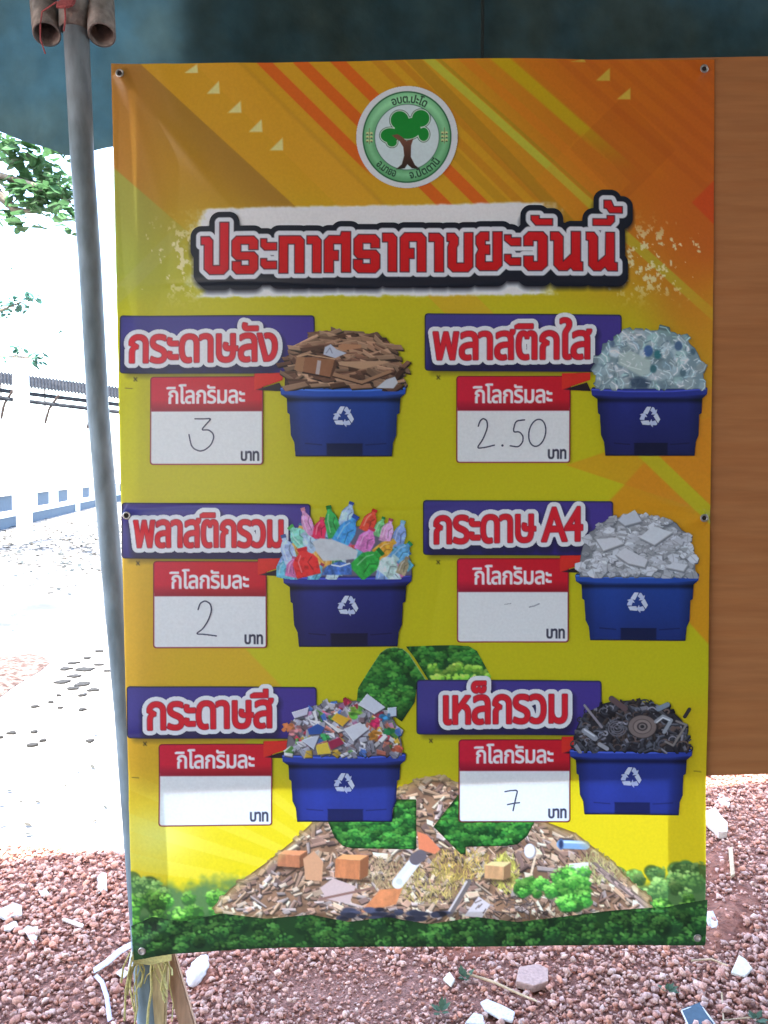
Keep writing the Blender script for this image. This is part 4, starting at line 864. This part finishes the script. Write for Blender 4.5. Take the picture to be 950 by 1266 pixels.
bm = bmesh.new(); prism(bm, [(-.75, 3.2), (-.95, 2.98), (-1.5, 3.05), (-4.2, 2.95), (-4.6, 7.2), (-1.1, 7.6)], .02, .0); structure('path', bm, conc)
soilm = mat('red_soil', (.30, .12, .075), .95, .45, 16, 1., 90, rgb2=(.22, .08, .05))
def patch(name, outline, m, z, amp, n=1):
    q = np.array([[*G(x, y).xy] for x, y in outline]); bm = bmesh.new(); c = q.mean(0)
    rg = np.random.default_rng(len(outline)); ringv = None
    rings = []
    for s in (1., .8, .55, .3):
        pts = []
        for i in range(len(q)):
            for h in (0, .5):
                p = q[i] * (1 - h) + q[(i + 1) % len(q)] * h; p = c + (p - c) * s * (1 + rg.uniform(-.05, .05)); pts.append(bm.verts.new((p[0], p[1], z + (0 if s == 1. else amp * (1 - s) + rg.uniform(-.5, .5) * amp * .5))))
        rings.append(pts)
    for a, b in zip(rings, rings[1:]):
        for i in range(len(a)): bm.faces.new((a[i], a[(i + 1) % len(a)], b[(i + 1) % len(a)], b[i]))
    bm.faces.new(rings[-1]); bmesh.ops.recalc_face_normals(bm, faces=bm.faces)
    return structure(name, bm, m)
patch('soil', [(868, 1182), (905, 1176), (938, 1150), (942, 1110), (915, 1098), (872, 1110), (840, 1140)], soilm, .006, .02)
patch('soil', [(866, 1100), (915, 1086), (912, 1056), (884, 1050), (860, 1070)], soilm, .006, .02)
patch('soil', [(545, 1190), (600, 1188), (640, 1178), (640, 1150), (560, 1150)], soilm, .006, .016)
patch('soil', [(235, 1232), (262, 1228), (275, 1206), (262, 1186), (240, 1196)], soilm, .006, .012)
dirt = mat('brown_dirt', (.045, .024, .017), .95, .5, 20, .6, 60, rgb2=(.17, .12, .10))
patch('soil', [(-60, 868), (0, 866), (30, 846), (66, 822), (40, 812), (0, 815), (-60, 818)], dirt, .026, .03)

# crushed stone: angular pieces in their thousands
def stones(name, pts, sizes, cols, m, z0=.004):
    bmb = bmesh.new(); bmesh.ops.create_icosphere(bmb, subdivisions=1, radius=1)
    v0 = np.array([v.co[:] for v in bmb.verts]); f0 = np.array([[v.index for v in f.verts] for f in bmb.faces]); bmb.free()
    rg = np.random.default_rng(3); n = len(pts); nv = len(v0)
    shapes = []
    for _ in range(24):
        s = v0 * rg.uniform(.55, 1.15, (nv, 1)) * np.array([1, rg.uniform(.6, .95), rg.uniform(.45, .75)])
        for _ in range(7):
            d = rg.normal(size=3); d /= np.linalg.norm(d); h = s @ d; lim = rg.uniform(.25, .5); s = s - np.clip(h - lim, 0, None)[:, None] * d
        shapes.append(s)
    shapes = np.array(shapes); sv = shapes[rg.integers(24, size=n)]
    a, t = rg.uniform(0, 6.28, n), rg.normal(0, .5, n); ca, sa, ct, st = np.cos(a), np.sin(a), np.cos(t), np.sin(t)
    x, y, z = sv[..., 0], sv[..., 1], sv[..., 2]
    y, z = y * ct[:, None] - z * st[:, None], y * st[:, None] + z * ct[:, None]
    x, y = x * ca[:, None] - y * sa[:, None], x * sa[:, None] + y * ca[:, None]
    V = np.stack([x, y, z], -1) * sizes[:, None, None]; V[..., 0] += pts[:, 0, None]; V[..., 1] += pts[:, 1, None]; V[..., 2] += z0 + sizes[:, None] * rg.uniform(.25, 1.1, (n, 1))
    Fc = f0[None] + (np.arange(n) * nv)[:, None, None]
    me = bpy.data.meshes.new(name); me.vertices.add(n * nv); me.vertices.foreach_set('co', V.ravel()); nf = Fc.shape[0] * Fc.shape[1]
    me.loops.add(nf * 3); me.loops.foreach_set('vertex_index', Fc.ravel().astype(np.int32)); me.polygons.add(nf); me.polygons.foreach_set('loop_start', (np.arange(nf) * 3).astype(np.int32))
    me.update(calc_edges=True); at = me.color_attributes.new('Col', 'FLOAT_COLOR', 'POINT')
    at.data.foreach_set('color', np.hstack([np.repeat(cols, nv, 0), np.ones((n * nv, 1))]).astype(np.float32).ravel())
    return link(name, me, m)
N = 100000; pts = np.column_stack([RNG.uniform(-1.9, 2.5, N), 1.75 + 3.2 * RNG.random(N) ** 1.2])
gin = inpoly(GB); soils = [inpoly([tuple(G(x, y).xy) for x, y in o]) for o in ([(868, 1182), (905, 1176), (938, 1150), (942, 1110), (915, 1098), (872, 1110), (840, 1140)], [(866, 1100), (915, 1086), (912, 1056), (884, 1050), (860, 1070)], [(545, 1190), (600, 1188), (640, 1178), (640, 1150), (560, 1150)])]
ok = np.array([abs(p[0]) < .52 * p[1] + .3 and gin(*p) and not (RNG.random() < .5 and any(s(*p) for s in soils)) for p in pts]); pts = pts[ok]; dust = fbm(pts[:, 0] + 9, pts[:, 1] + 9, .45, 17); pts = pts[RNG.random(len(pts)) < np.clip(2.4 * (dust - .02), .72, 1)]; n = len(pts)
sz = np.clip(np.exp(RNG.normal(math.log(.0098), .42, n)), .004, .024)
# finer stones in the middle foreground
fine = np.exp(-(((pts[:, 0] - .0) / .4) ** 2 + ((pts[:, 1] - 2.1) / .16) ** 2)); sz *= 1 - .4 * fine
pal = np.array([(.61, .33, .245), (.57, .28, .20), (.64, .38, .29), (.53, .25, .18), (.66, .43, .34), (.59, .34, .265), (.58, .26, .17), (.54, .33, .27)])
cols = pal[RNG.integers(len(pal), size=n)] * RNG.uniform(.75, 1.15, (n, 1))
tag(stones('gravel', pts, sz, cols, mat('crushed_stone', attr=True, rough=.9, var=.35, scale=60, bump=.2, bscale=200)), 'loose reddish crushed stone covering the ground below the banner', 'gravel', kind='stuff')

# ------------------------------------------------------------------ litter on the gravel
white = mat('white_scrap', (.60, .57, .54), .8, .3, 40); cream = mat('cream_tile', (.62, .57, .47), .6, .15, 30); tan = mat('tan_wood', (.50, .36, .22), .8, .25, 14, .2, 60, stretch=(1, 1, 1))
buff = mat('pale_card', (.60, .50, .42), .8, .15, 20); brick = mat('pinkish_block', (.42, .27, .22), .9, .25, 30, .3, 90); bluem = mat('slate_blue_card', (.045, .08, .11), .5, .2, 20, spec=.2)
def flat(name, pxs, m, h, label, cat, z=.016, tilt=0., bend=0.):
    p = [G(x, y, z).xy for x, y in pxs]; c = sum((Vector(v) for v in p), Vector((0, 0))) / len(p); bm = bmesh.new(); prism(bm, p, h, z)
    bmesh.ops.recalc_face_normals(bm, faces=bm.faces)
    for v in bm.verts: v.co.z += tilt * (v.co.y - c.y) + bend * (v.co.x - c.x)
    if name in ('paper_scrap', 'cardboard_piece'):
        bmesh.ops.triangulate(bm, faces=bm.faces); bmesh.ops.subdivide_edges(bm, edges=list(bm.edges), cuts=2, use_grid_fill=True); bmesh.ops.triangulate(bm, faces=bm.faces)
        rg = random.Random(int(pxs[0][0] * 7 + pxs[0][1])); a_ = rg.uniform(0, 6)
        for v in bm.verts: v.co.z += .007 * math.sin(v.co.x * 150 + a_) * math.cos(v.co.y * 110 + a_) + rg.uniform(0, .005); v.co.x += rg.uniform(-.0022, .0022); v.co.y += rg.uniform(-.0022, .0022)
    else: bmesh.ops.bevel(bm, geom=list(bm.edges), offset=min(h * .25, .002), segments=1, affect='EDGES')
    return tag(obj(name, bm, m, origin=(c.x, c.y, z)), label, cat)
flat('ceramic_shard', [(594, 1242), (602, 1238), (622, 1246), (637, 1254), (634, 1266), (620, 1263), (600, 1252)], white, .008, 'bright white curved ceramic shard at the bottom of the gravel, right of the middle', 'shard', .018)
flat('ceramic_shard', [(575, 1268), (586, 1255), (597, 1258), (600, 1270)], white, .008, 'small white ceramic piece just left of the larger white shard', 'shard', .018)
flat('brick_block', [(638, 1222), (642, 1204), (664, 1200), (678, 1206), (678, 1222), (660, 1228)], brick, .022, 'pinkish square brick piece beside the twig below the banner', 'brick', .012)
flat('tile_piece', [(904, 1204), (914, 1186), (922, 1190), (931, 1200), (922, 1208)], cream, .008, 'cream four sided tile chip on gravel right of the banner corner', 'tile', .02, .15)
flat('plastic_card', [(843, 1250), (866, 1242), (884, 1266), (878, 1282), (856, 1278)], bluem, .003, 'slate blue card with a pale rim lying on gravel', 'card', .024, .06)
bm = bmesh.new()
for a_, b_ in (((866, 1242), (884, 1266)), ((843, 1250), (866, 1242)), ((884, 1266), (878, 1282)), ((878, 1282), (856, 1278)), ((856, 1278), (843, 1250))): tube(bm, [G(*a_, .028), G(*b_, .028)], .0022, 6)
card_o = [o for o in bpy.data.objects if o.name.startswith('plastic_card')][0]; obj('rim', bm, white, card_o)
flat('cardboard_piece', [(868, 1013), (884, 1008), (900, 1028), (899, 1037), (889, 1039), (870, 1020)], buff, .03, 'pale cardboard strip just below the board edge at the right', 'cardboard', .012)
flat('paper_scrap', [(886, 986), (894, 984), (903, 994), (901, 1000), (893, 998)], white, .006, 'small white scrap on the gravel close under the board', 'scrap', .015)
flat('wood_stick', [(901, 1052), (906, 1050), (909, 1084), (904, 1087)], tan, .012, 'short upright looking wood stick on red soil right of the banner', 'stick', .02)
flat('paper_scrap', [(872, 1134), (882, 1132), (888, 1146), (886, 1151), (876, 1147)], white, .012, 'crumpled white scrap beside the lower right corner of the banner', 'scrap', .012)
flat('paper_scrap', [(28, 1150), (47, 1148), (46, 1160), (41, 1172)], white, .006, 'white three cornered scrap on the gravel left of the banner', 'scrap', .02)
flat('paper_scrap', [(0, 1126), (26, 1120), (27, 1134), (8, 1138), (-6, 1136)], white, .006, 'white sheet scrap at the left edge of the gravel', 'scrap', .018)
flat('paper_scrap', [(4, 1146), (20, 1142), (23, 1149), (6, 1152)], white, .005, 'thin white scrap below the white sheet at the left edge', 'scrap', .018)
flat('paper_scrap', [(121, 1085), (131, 1083), (132, 1104), (122, 1105)], white, .006, 'upright white paper strip near the far edge of the gravel', 'scrap', .018)
flat('wood_stick', [(76, 1139), (80, 1137), (104, 1145), (102, 1149)], buff, .008, 'short pale stick lying on the gravel left of the banner', 'stick', .02)
flat('tile_piece', [(47, 1102), (57, 1101), (61, 1107), (52, 1110)], white, .008, 'small white tile chip left of the upright paper strip', 'tile', .016)
flat('tile_piece', [(548, 1213), (556, 1204), (563, 1214), (558, 1222)], cream, .008, 'pale chip under the middle of the banner edge', 'tile', .016)
flat('paper_scrap', [(826, 1048), (832, 1046), (836, 1052), (830, 1056)], white, .006, 'tiny white scrap hidden by the right side of the banner', 'scrap', .016) if False else None
bm = bmesh.new(); tube(bm, [G(578, 1204, .03), G(610, 1214, .034), G(640, 1228, .03), G(664, 1238, .028)], [.0035, .004, .0035, .0025], 7)
tag(obj('twig', bm, tan, None, True), 'long thin pale twig lying across the gravel beside the brick piece', 'twig')
bm = bmesh.new(); tube(bm, [G(855, 1188, .03), G(880, 1186, .036), G(900, 1194, .028)], [.003, .003, .002], 7)
tag(obj('twig', bm, tan, None, True), 'short curved twig by the cream tile chip', 'twig')
bm = bmesh.new(); tube(bm, [G(893, 1228, .02), G(895, 1262, .022)], [.003, .002], 7); tube(bm, [G(895, 1262, .022), G(930, 1258, .024)], [.0025, .002], 7)
tag(obj('twig', bm, tan, None, True), 'thin bent twig right of the slate blue card', 'twig')
# crumpled white rag
bm = bmesh.new(); bmesh.ops.create_icosphere(bm, subdivisions=3, radius=1); a, b = G(252, 1185, .02), G(238, 1216, .02); mid = (a + b) / 2; dr = (b - a); L = dr.length / 2 * 1.25; an = math.atan2(dr.y, dr.x)
for v in bm.verts:
    p = v.co.copy(); f = 1 + .28 * math.sin(p.x * 7 + p.y * 5) * math.cos(p.z * 9 + p.x * 3); q = Vector((p.x * L, p.y * .026 * f, max(p.z, -.3) * .026 * f + .008 * math.sin(p.x * 3)))
    v.co = mid + Matrix.Rotation(an, 3, 'Z') @ q
tag(obj('plastic_bag', bm, mat('white_film', (.80, .74, .72), .5, .1, 40, trans=.2), None, True), 'crumpled white plastic bag on the gravel just right of the wooden stakes', 'bag')
# white plastic strap at the left of the banner
def strip(pts, wd, m, label, name='plastic_strap', cat='strap'):
    bm = bmesh.new(); pv = []
    for i, p in enumerate(pts):
        p = Vector(p); d = (Vector(pts[min(i + 1, len(pts) - 1)]) - Vector(pts[max(i - 1, 0)])); s = Vector((-d.y, d.x, .3 * d.length)).normalized() * wd / 2
        pv.append([bm.verts.new(p + s), bm.verts.new(p - s), bm.verts.new(p - s + Vector((0, 0, -.0012))), bm.verts.new(p + s + Vector((0, 0, -.0012)))])
    for a, b in zip(pv, pv[1:]):
        for k in range(4): bm.faces.new((a[k], a[(k + 1) % 4], b[(k + 1) % 4], b[k]))
    return tag(obj(name, bm, m, None, True), label, cat)
strip([G(116, 1200, .03), G(132, 1190, .045), G(148, 1176, .05), G(166, 1166, .045)], .02, mat('pale_blue_strap', (.62, .68, .74), .4, .1, 30), 'pale blue plastic strap curling over the gravel beside the lower left corner of the banner')
strip([G(147, 1200, .03), G(155, 1206, .04), G(163, 1196, .05), G(168, 1170, .06)], .022, white, 'white plastic strap bunched beside the wooden stakes')
strip([G(118, 1206, .025), G(126, 1214, .03), G(132, 1232, .03), G(136, 1262, .025)], .012, mat('lilac_strap', (.50, .46, .60), .4, .1, 30), 'thin lilac plastic ribbon running down the gravel left of the stakes')

# ------------------------------------------------------------------ stakes and straw rope at the lower left corner
pale_wood = mat('pale_bamboo', (.58, .43, .22), .7, .3, 12, .2, 60, rgb2=(.50, .36, .18), stretch=(5, 5, .6)); plank = mat('pink_plank', (.50, .31, .20), .8, .25, 10, .2, 50, rgb2=(.43, .26, .165), stretch=(4, 4, .6))
def stake(name, pts, wd, th, m, label):
    bm = bmesh.new(); a, b = Vector(pts[0]), Vector(pts[1]); d = b - a; z = d.normalized(); x = Vector((0, 1, 0)).cross(z).normalized(); y = z.cross(x)
    M = Matrix((x, y, z)).transposed().to_4x4(); box(bm, (a + b) / 2, (wd, th, d.length), M=M, bevel=.003)
    return tag(obj(name, bm, m, origin=(b.x, b.y, 0)), label, 'stake')
def to_ground(a, b):
    d = b - a; return a, a + d * (a.z / -d.z) if d.z < 0 else b
stake('wooden_stake', to_ground(P(203, 1120, 1.690), P(196, 1262, 1.690)), .034, .02, pale_wood, 'yellowish split bamboo stake between the grey tent leg and the pinkish plank')
stake('wooden_stake', to_ground(P(196, 1140, 1.722), P(231, 1262, 1.722)), .036, .016, plank, 'pinkish brown plank leaning behind the lower left corner of the banner')
bm = bmesh.new(); rg = random.Random(4)
for i in range(15):
    x, dx = rg.uniform(168, 212), rg.uniform(-16, 16); yb = rg.uniform(1205, 1272); yd = 1.652 + rg.uniform(0, .012)
    pts = [P(x, 1176, yd)]
    for t in (.25, .5, .75, 1.): pts.append(P(x + dx * t + rg.uniform(-5, 5), 1176 + (yb - 1176) * t, yd + rg.uniform(-.02, .0) * t))
    tube(bm, pts, rg.uniform(.0012, .003), 6)
for k in range(9):
    tube(bm, [P(164 + 2 * math.sin(k), 1178 + k * 1.5, 1.636), P(185, 1181 + k * 1.4 + math.sin(k * 2), 1.630), P(212, 1177 + k * 1.2, 1.638)], .0024, 6)
for x0_, y0_, x1_, y1_ in ((163, 1185, 154, 1262), (165, 1180, 158, 1230), (162, 1195, 166, 1250), (161, 1178, 150, 1215)):
    tube(bm, [P(x0_, y0_, 1.648), P((x0_ + x1_) / 2 - 3, (y0_ + y1_) / 2, 1.64), P(x1_, y1_, 1.645)], .0022, 6)
tag(obj('straw_rope', bm, mat('yellow_straw', (.66, .56, .22), .7, .25, 60, trans=.25), None, True), 'frayed yellow straw rope tied round the stakes under the lower left corner of the banner', 'rope')

# ------------------------------------------------------------------ small weeds in the gravel
weedm = mat('weed_leaf', (.06, .11, .055), .6, .3, 40, trans=.25)
for px, py, lab in ((826, 1226, 'small green weed left of the slate blue card'), (575, 1210, 'tiny green weed below the middle of the banner'), (545, 1252, 'low green weed left of the white ceramic shards'), (935, 1262, 'small green weed near the bottom right corner')):
    c = G(px, py, .02); bm = bmesh.new(); rg = random.Random(px)
    for i in range(16):
        a = rg.uniform(0, 6.28); L = rg.uniform(.012, .03); wd = L * .3; d = Vector((math.cos(a), math.sin(a), rg.uniform(.2, .9))); s = Vector((-math.sin(a), math.cos(a), 0)) * wd
        b0 = c + d * .003; vs = [bm.verts.new(p) for p in (b0, b0 + d * L * .5 + s, b0 + d * L, b0 + d * L * .5 - s)]; bm.faces.new(vs)
    tag(obj('weed', bm, weedm, origin=c), lab, 'weed')

# ------------------------------------------------------------------ bright yard beyond the tent: wall, shed, posts, trees
wallm = mat('white_wall_paint', (.62, .63, .63), .85, .08, 3); panelm = mat('blue_grey_panel', (.06, .09, .125), .8, .12, 3)
A = G(0, 655).xy; B = G(118, 626).xy; u = (Vector(B) - Vector(A)).normalized(); rz = math.atan2(u.y, u.x)
L0, L1 = -7., 26.; H = 1.02
fw = thing('boundary_wall', 'low white boundary wall with blue grey panels across the bright yard', 'wall', (A[0], A[1], 0))
at = lambda s, o=0: Vector((A[0] + u.x * s - u.y * o, A[1] + u.y * s + u.x * o, 0))
bm = bmesh.new(); m_ = at((L0 + L1) / 2)
for zc, hh, th in ((.95, .14, .20), (.36, .13, .18)): box(bm, (m_.x, m_.y, zc), (L1 - L0, th, hh), rz)
obj('rail', bm, wallm, fw)
bm = bmesh.new(); box(bm, (m_.x, m_.y, .15), (L1 - L0, .12, .30), rz); obj('plinth', bm, panelm, fw)  # wall base; its blue-grey colour stands in for shade
# bays: a post where the photograph shows one, then every three metres
px_s = []
for px in (30, 92):
    d = ray(px, 620.); s = (A[0] * d[1] - A[1] * d[0]) / (u.y * d[0] - u.x * d[1]); px_s.append(s)
pitch = px_s[1] - px_s[0]
k = -4
while px_s[0] + k * pitch < L1:
    s = px_s[0] + k * pitch; k += 1
    if s < L0: continue
    c = at(s); bm = bmesh.new(); box(bm, (c.x, c.y, .56), (.34, .34, 1.12), rz, .01); box(bm, (c.x, c.y, 1.15), (.42, .42, .06), rz, .01); obj('pillar', bm, wallm, fw)
    for f in (.30, .70):
        c = at(s + pitch * f); bm = bmesh.new(); box(bm, (c.x, c.y, .655), (pitch * .22, .05, .40), rz); obj('panel', bm, panelm, fw)
    for f, wd in ((.12, .10), (.50, .14), (.88, .10)):
        c = at(s + pitch * f); bm = bmesh.new(); box(bm, (c.x, c.y, .655), (pitch * wd, .15, .445), rz); obj('mullion', bm, wallm, fw)
# open shed with a grey sheet roof
sh = thing('open_shed', 'open shed with a long grey corrugated roof beyond the white wall', 'shed', (-17, 34, 0))
roofg = mat('old_sheet_roof', (.018, .02, .024), .9, .3, 1.5, rgb2=(.03, .032, .036), spec=.05); bracem = mat('brown_steel', (.05, .035, .03), .8, .3, 6)
e0, e1 = P(-60, 466, 33), P(190, 497, 36); f0, f1 = P(-60, 452, 37), P(190, 484, 40)
bm = bmesh.new(); n = 120; ra = []
for i in range(n + 1):
    t = i / n; o = Vector((0, 0, .05 * math.cos(i * math.pi))); ra.append([bm.verts.new(e0.lerp(e1, t) + o), bm.verts.new(f0.lerp(f1, t) + o), bm.verts.new(e0.lerp(e1, t) + o - Vector((0, 0, .04))), bm.verts.new(f0.lerp(f1, t) + o - Vector((0, 0, .04)))])
for a, b in zip(ra, ra[1:]):
    bm.faces.new((a[0], b[0], b[1], a[1])); bm.faces.new((a[2], a[3], b[3], b[2])); bm.faces.new((a[0], a[2], b[2], b[0])); bm.faces.new((a[1], b[1], b[3], a[3]))
obj('roof', bm, roofg, sh)
for k in range(2):
    bm = bmesh.new(); o = Vector((0, 0, -.30 - .34 * k)); tube(bm, [e0 + o + Vector((0, .3, 0)), e1 + o + Vector((0, .3, 0))], .09, 8); obj('beam', bm, roofg, sh)
for t in (.14, .36, .58, .80):
    p = e0.lerp(e1, t); bm = bmesh.new(); tube(bm, [(p.x, p.y + 1.6, 0), (p.x, p.y + 1.6, p.z + .1)], .06, 8); obj('post', bm, wallm, sh)
    bm = bmesh.new(); tube(bm, [p + Vector((.0, 1.6, -1.5)), p + Vector((.5, .9, -.9)), p + Vector((1.2, .3, -.34))], .055, 8); obj('brace', bm, bracem, sh)
# white post with a bracket, thin pipe
c = P(29, 590, 16); zt = P(29, 440, 16).z
pt = thing('concrete_post', 'tall square white concrete post in front of the grey roofed shed', 'post', (c.x, 16, 0))
bm = bmesh.new(); box(bm, (c.x, 16, zt / 2), (.24, .24, zt), 0, .015); obj('shaft', bm, wallm, pt)
bm = bmesh.new(); box(bm, (c.x, 16, zt + .03), (.30, .30, .06), 0, .01); obj('cap', bm, wallm, pt)
c = P(29, 584, 30.); z1 = P(29, 534, 30.).z
pp = thing('thin_pipe', 'thin dark standpipe with two fittings rising behind the white wall', 'pipe', (c.x, 30., 0))
bm = bmesh.new(); tube(bm, [(c.x, 30, 0), (c.x, 30, z1)], .045, 8); obj('pipe', bm, bracem, pp)
for zz in (z1, z1 - .67):
    bm = bmesh.new(); box(bm, (c.x + .04, 29.98, zz), (.24, .12, .10), 0, .01); obj('fitting', bm, bracem, pp)
# trees
leafm = [mat('leaf_green', (.055, .13, .05), .5, .3, 9, trans=.45), mat('leaf_teal', (.045, .12, .085), .5, .3, 9, trans=.45)]
barkm = mat('bark', (.16, .13, .10), .9, .4, 10, .5, 40)
def tree(name, label, trunk, limbs, clusters, size, m, seed):
    t = thing(name, label, 'tree', trunk[0]); rg = random.Random(seed)
    bm = bmesh.new(); n = len(trunk); tube(bm, trunk, [.16 - .09 * i / (n - 1) for i in range(n)], 10)
    for lm in limbs: tube(bm, lm, [.05, .03, .012][:len(lm)] if len(lm) <= 3 else [.05 - .04 * i / (len(lm) - 1) for i in range(len(lm))], 8)
    obj('trunk', bm, barkm, t, True)
    bm = bmesh.new()
    for c, rad, cnt in clusters:
        for _ in range(cnt):
            d = Vector((rg.gauss(0, 1), rg.gauss(0, 1), rg.gauss(0, 1))); d = d.normalized() * rad * rg.random() ** .4
            p = Vector(c) + Vector((d.x, d.y, d.z * .75)); L = size * rg.uniform(.6, 1.35); a = rg.uniform(0, 6.28)
            f = Vector((math.cos(a), math.sin(a), rg.uniform(-.9, .2))).normalized(); s = f.cross(Vector((rg.uniform(-.4, .4), rg.uniform(-.4, .4), 1))).normalized() * L * .32; up = f.cross(s).normalized() * L * .08
            v = [bm.verts.new(q) for q in (p, p + f * L * .35 + s - up, p + f * L * .75 + s * .75, p + f * L, p + f * L * .75 - s * .75, p + f * L * .35 - s - up, p + f * L * .5)]
            for i in range(6): bm.faces.new((v[i], v[(i + 1) % 6], v[6])) if (i + 1) % 6 != 0 else bm.faces.new((v[5], v[0], v[6]))
    obj('crown', bm, m, t); return t
Y1 = 6.0
br = P(-150, 300, Y1); tb = G(-260, 820); tb.y = Y1; tb.x = -4.6
cl = []
rg = random.Random(11)
for px, py, r_, c_ in ((8, 175, .16, 34), (35, 195, .16, 40), (60, 215, .15, 44), (45, 245, .17, 50), (78, 235, .13, 40), (25, 230, .14, 30), (85, 262, .10, 22), (10, 265, .13, 16), (20, 150, .10, 12), (55, 165, .09, 14), (75, 190, .08, 8), (30, 275, .08, 8), (88, 285, .05, 5), (-40, 200, .3, 90), (-90, 150, .4, 160), (-150, 230, .5, 220), (-200, 120, .6, 300), (-120, 60, .5, 220)):
    cl.append((P(px, py, Y1 + rg.uniform(-.25, .25)), r_, c_))
tree('leafy_tree', 'leafy tree whose hanging green branch shows left of the tent leg', [Vector((tb.x, Y1, 0)), Vector((tb.x + .1, Y1, 1.2)), Vector((tb.x + .1, Y1 + .1, 2.6)), Vector((tb.x + .3, Y1, 4.2))],
     [[Vector((tb.x + .1, Y1, 2.5)), P(-150, 160, Y1), P(-40, 205, Y1), P(40, 228, Y1), P(88, 250, Y1)], [Vector((tb.x + .2, Y1, 3.4)), P(-120, 60, Y1), P(10, 150, Y1), P(55, 178, Y1)], [P(-40, 205, Y1), P(20, 260, Y1), P(44, 262, Y1)]], [(c, r_, int(n_ * 1.4)) for c, r_, n_ in cl], .105, leafm[0], 5)
Y2 = 13.; cl = []
for px, py, r_, c_ in ((6, 382, .22, 46), (22, 374, .2, 46), (36, 366, .13, 26), (50, 440, .13, 26), (20, 432, .14, 22), (4, 445, .14, 16), (74, 408, .06, 6), (16, 330, .08, 5), (46, 447, .12, 22), (-40, 390, .5, 140), (-80, 330, .7, 200), (-110, 420, .6, 160)):
    cl.append((P(px, py, Y2 + rg.uniform(-.3, .3)), r_, c_))
tx = P(-110, 400, Y2).x
tree('leafy_tree', 'farther tree with teal green leaf sprays in front of the grey roofed shed', [Vector((tx, Y2, 0)), Vector((tx + .1, Y2, 1.5)), Vector((tx, Y2, 3.)), Vector((tx + .2, Y2, 5.))],
     [[Vector((tx, Y2, 2.9)), P(-40, 400, Y2), P(30, 372, Y2)], [Vector((tx, Y2, 2.4)), P(-30, 440, Y2), P(50, 442, Y2)]], cl, .11, leafm[1], 6)

# paving slots with dry grass, fallen leaves
dry = mat('dark_turf', (.02, .019, .017), .95, .4, 20)
bm = bmesh.new(); rg = random.Random(3)
for i in range(-7, 10):
    for j in range(-2, 8):
        px, py = 62 + 15 * i + 13 * j + rg.uniform(-3, 3), 852 - 7.5 * i + 8.5 * j + rg.uniform(-1.5, 1.5)
        near = math.exp(-(((px - 96) / 42) ** 2 + ((py - 828) / 26) ** 2))
        if px > 190 or px < -60 or py > 925 or py < 800 or rg.random() > .25 + .75 * near or (px < 52 and py < 868): continue
        c = G(px, py, .02); k = (.35 + .65 * near) * rg.uniform(.6, 1.25); an = rg.uniform(-.1, .35)
        q = []
        for t in range(9):
            th = t * 2 * math.pi / 9; e = rg.uniform(.55, 1.2); x_, y_ = 0.072 * k * math.cos(th) * e, .062 * k * math.sin(th) * e
            q.append((c.x + x_ * math.cos(an) - y_ * math.sin(an), c.y + x_ * math.sin(an) + y_ * math.cos(an)))
        prism(bm, q, .012, .02)
tag(obj('paving_turf', bm, dry), 'dark dry turf in the slots of the pale paving left of the banner', 'turf', kind='stuff')
bm = bmesh.new()
for i in range(3600):
    y = 8.2 + 16 * (.75 * rg.random() + .25 * rg.random()) + abs(rg.gauss(0, 1.5)); x = -(rg.uniform(.34, .60)) * y
    L = rg.uniform(.07, .15) * (1 if rg.random() < min(1, (y - 7.6) / 6) else .4); a = rg.uniform(0, 6.28); f = Vector((math.cos(a), math.sin(a), rg.uniform(-.1, .3))); s = Vector((-math.sin(a), math.cos(a), rg.uniform(-.2, .2))) * L * .3; p = Vector((x, y, .012))
    bm.faces.new([bm.verts.new(v) for v in (p, p + f * L * .5 + s, p + f * L, p + f * L * .5 - s)])
for i in range(60):
    y = rg.uniform(3.0, 7.2); x = -(rg.uniform(.36, .56)) * y; L = rg.uniform(.02, .05); a = rg.uniform(0, 6.28); f = Vector((math.cos(a), math.sin(a), .3)); s = Vector((-math.sin(a), math.cos(a), 0)) * L * .25; p = Vector((x, y, .026))
    bm.faces.new([bm.verts.new(v) for v in (p, p + f * L * .5 + s, p + f * L, p + f * L * .5 - s)])
tag(obj('leaf_litter', bm, mat('dry_leaves', (.05, .045, .035), .9, .5, 3, rgb2=(.025, .034, .034))), 'dry leaves scattered over the pale yard before the white wall', 'leaf litter', kind='stuff')
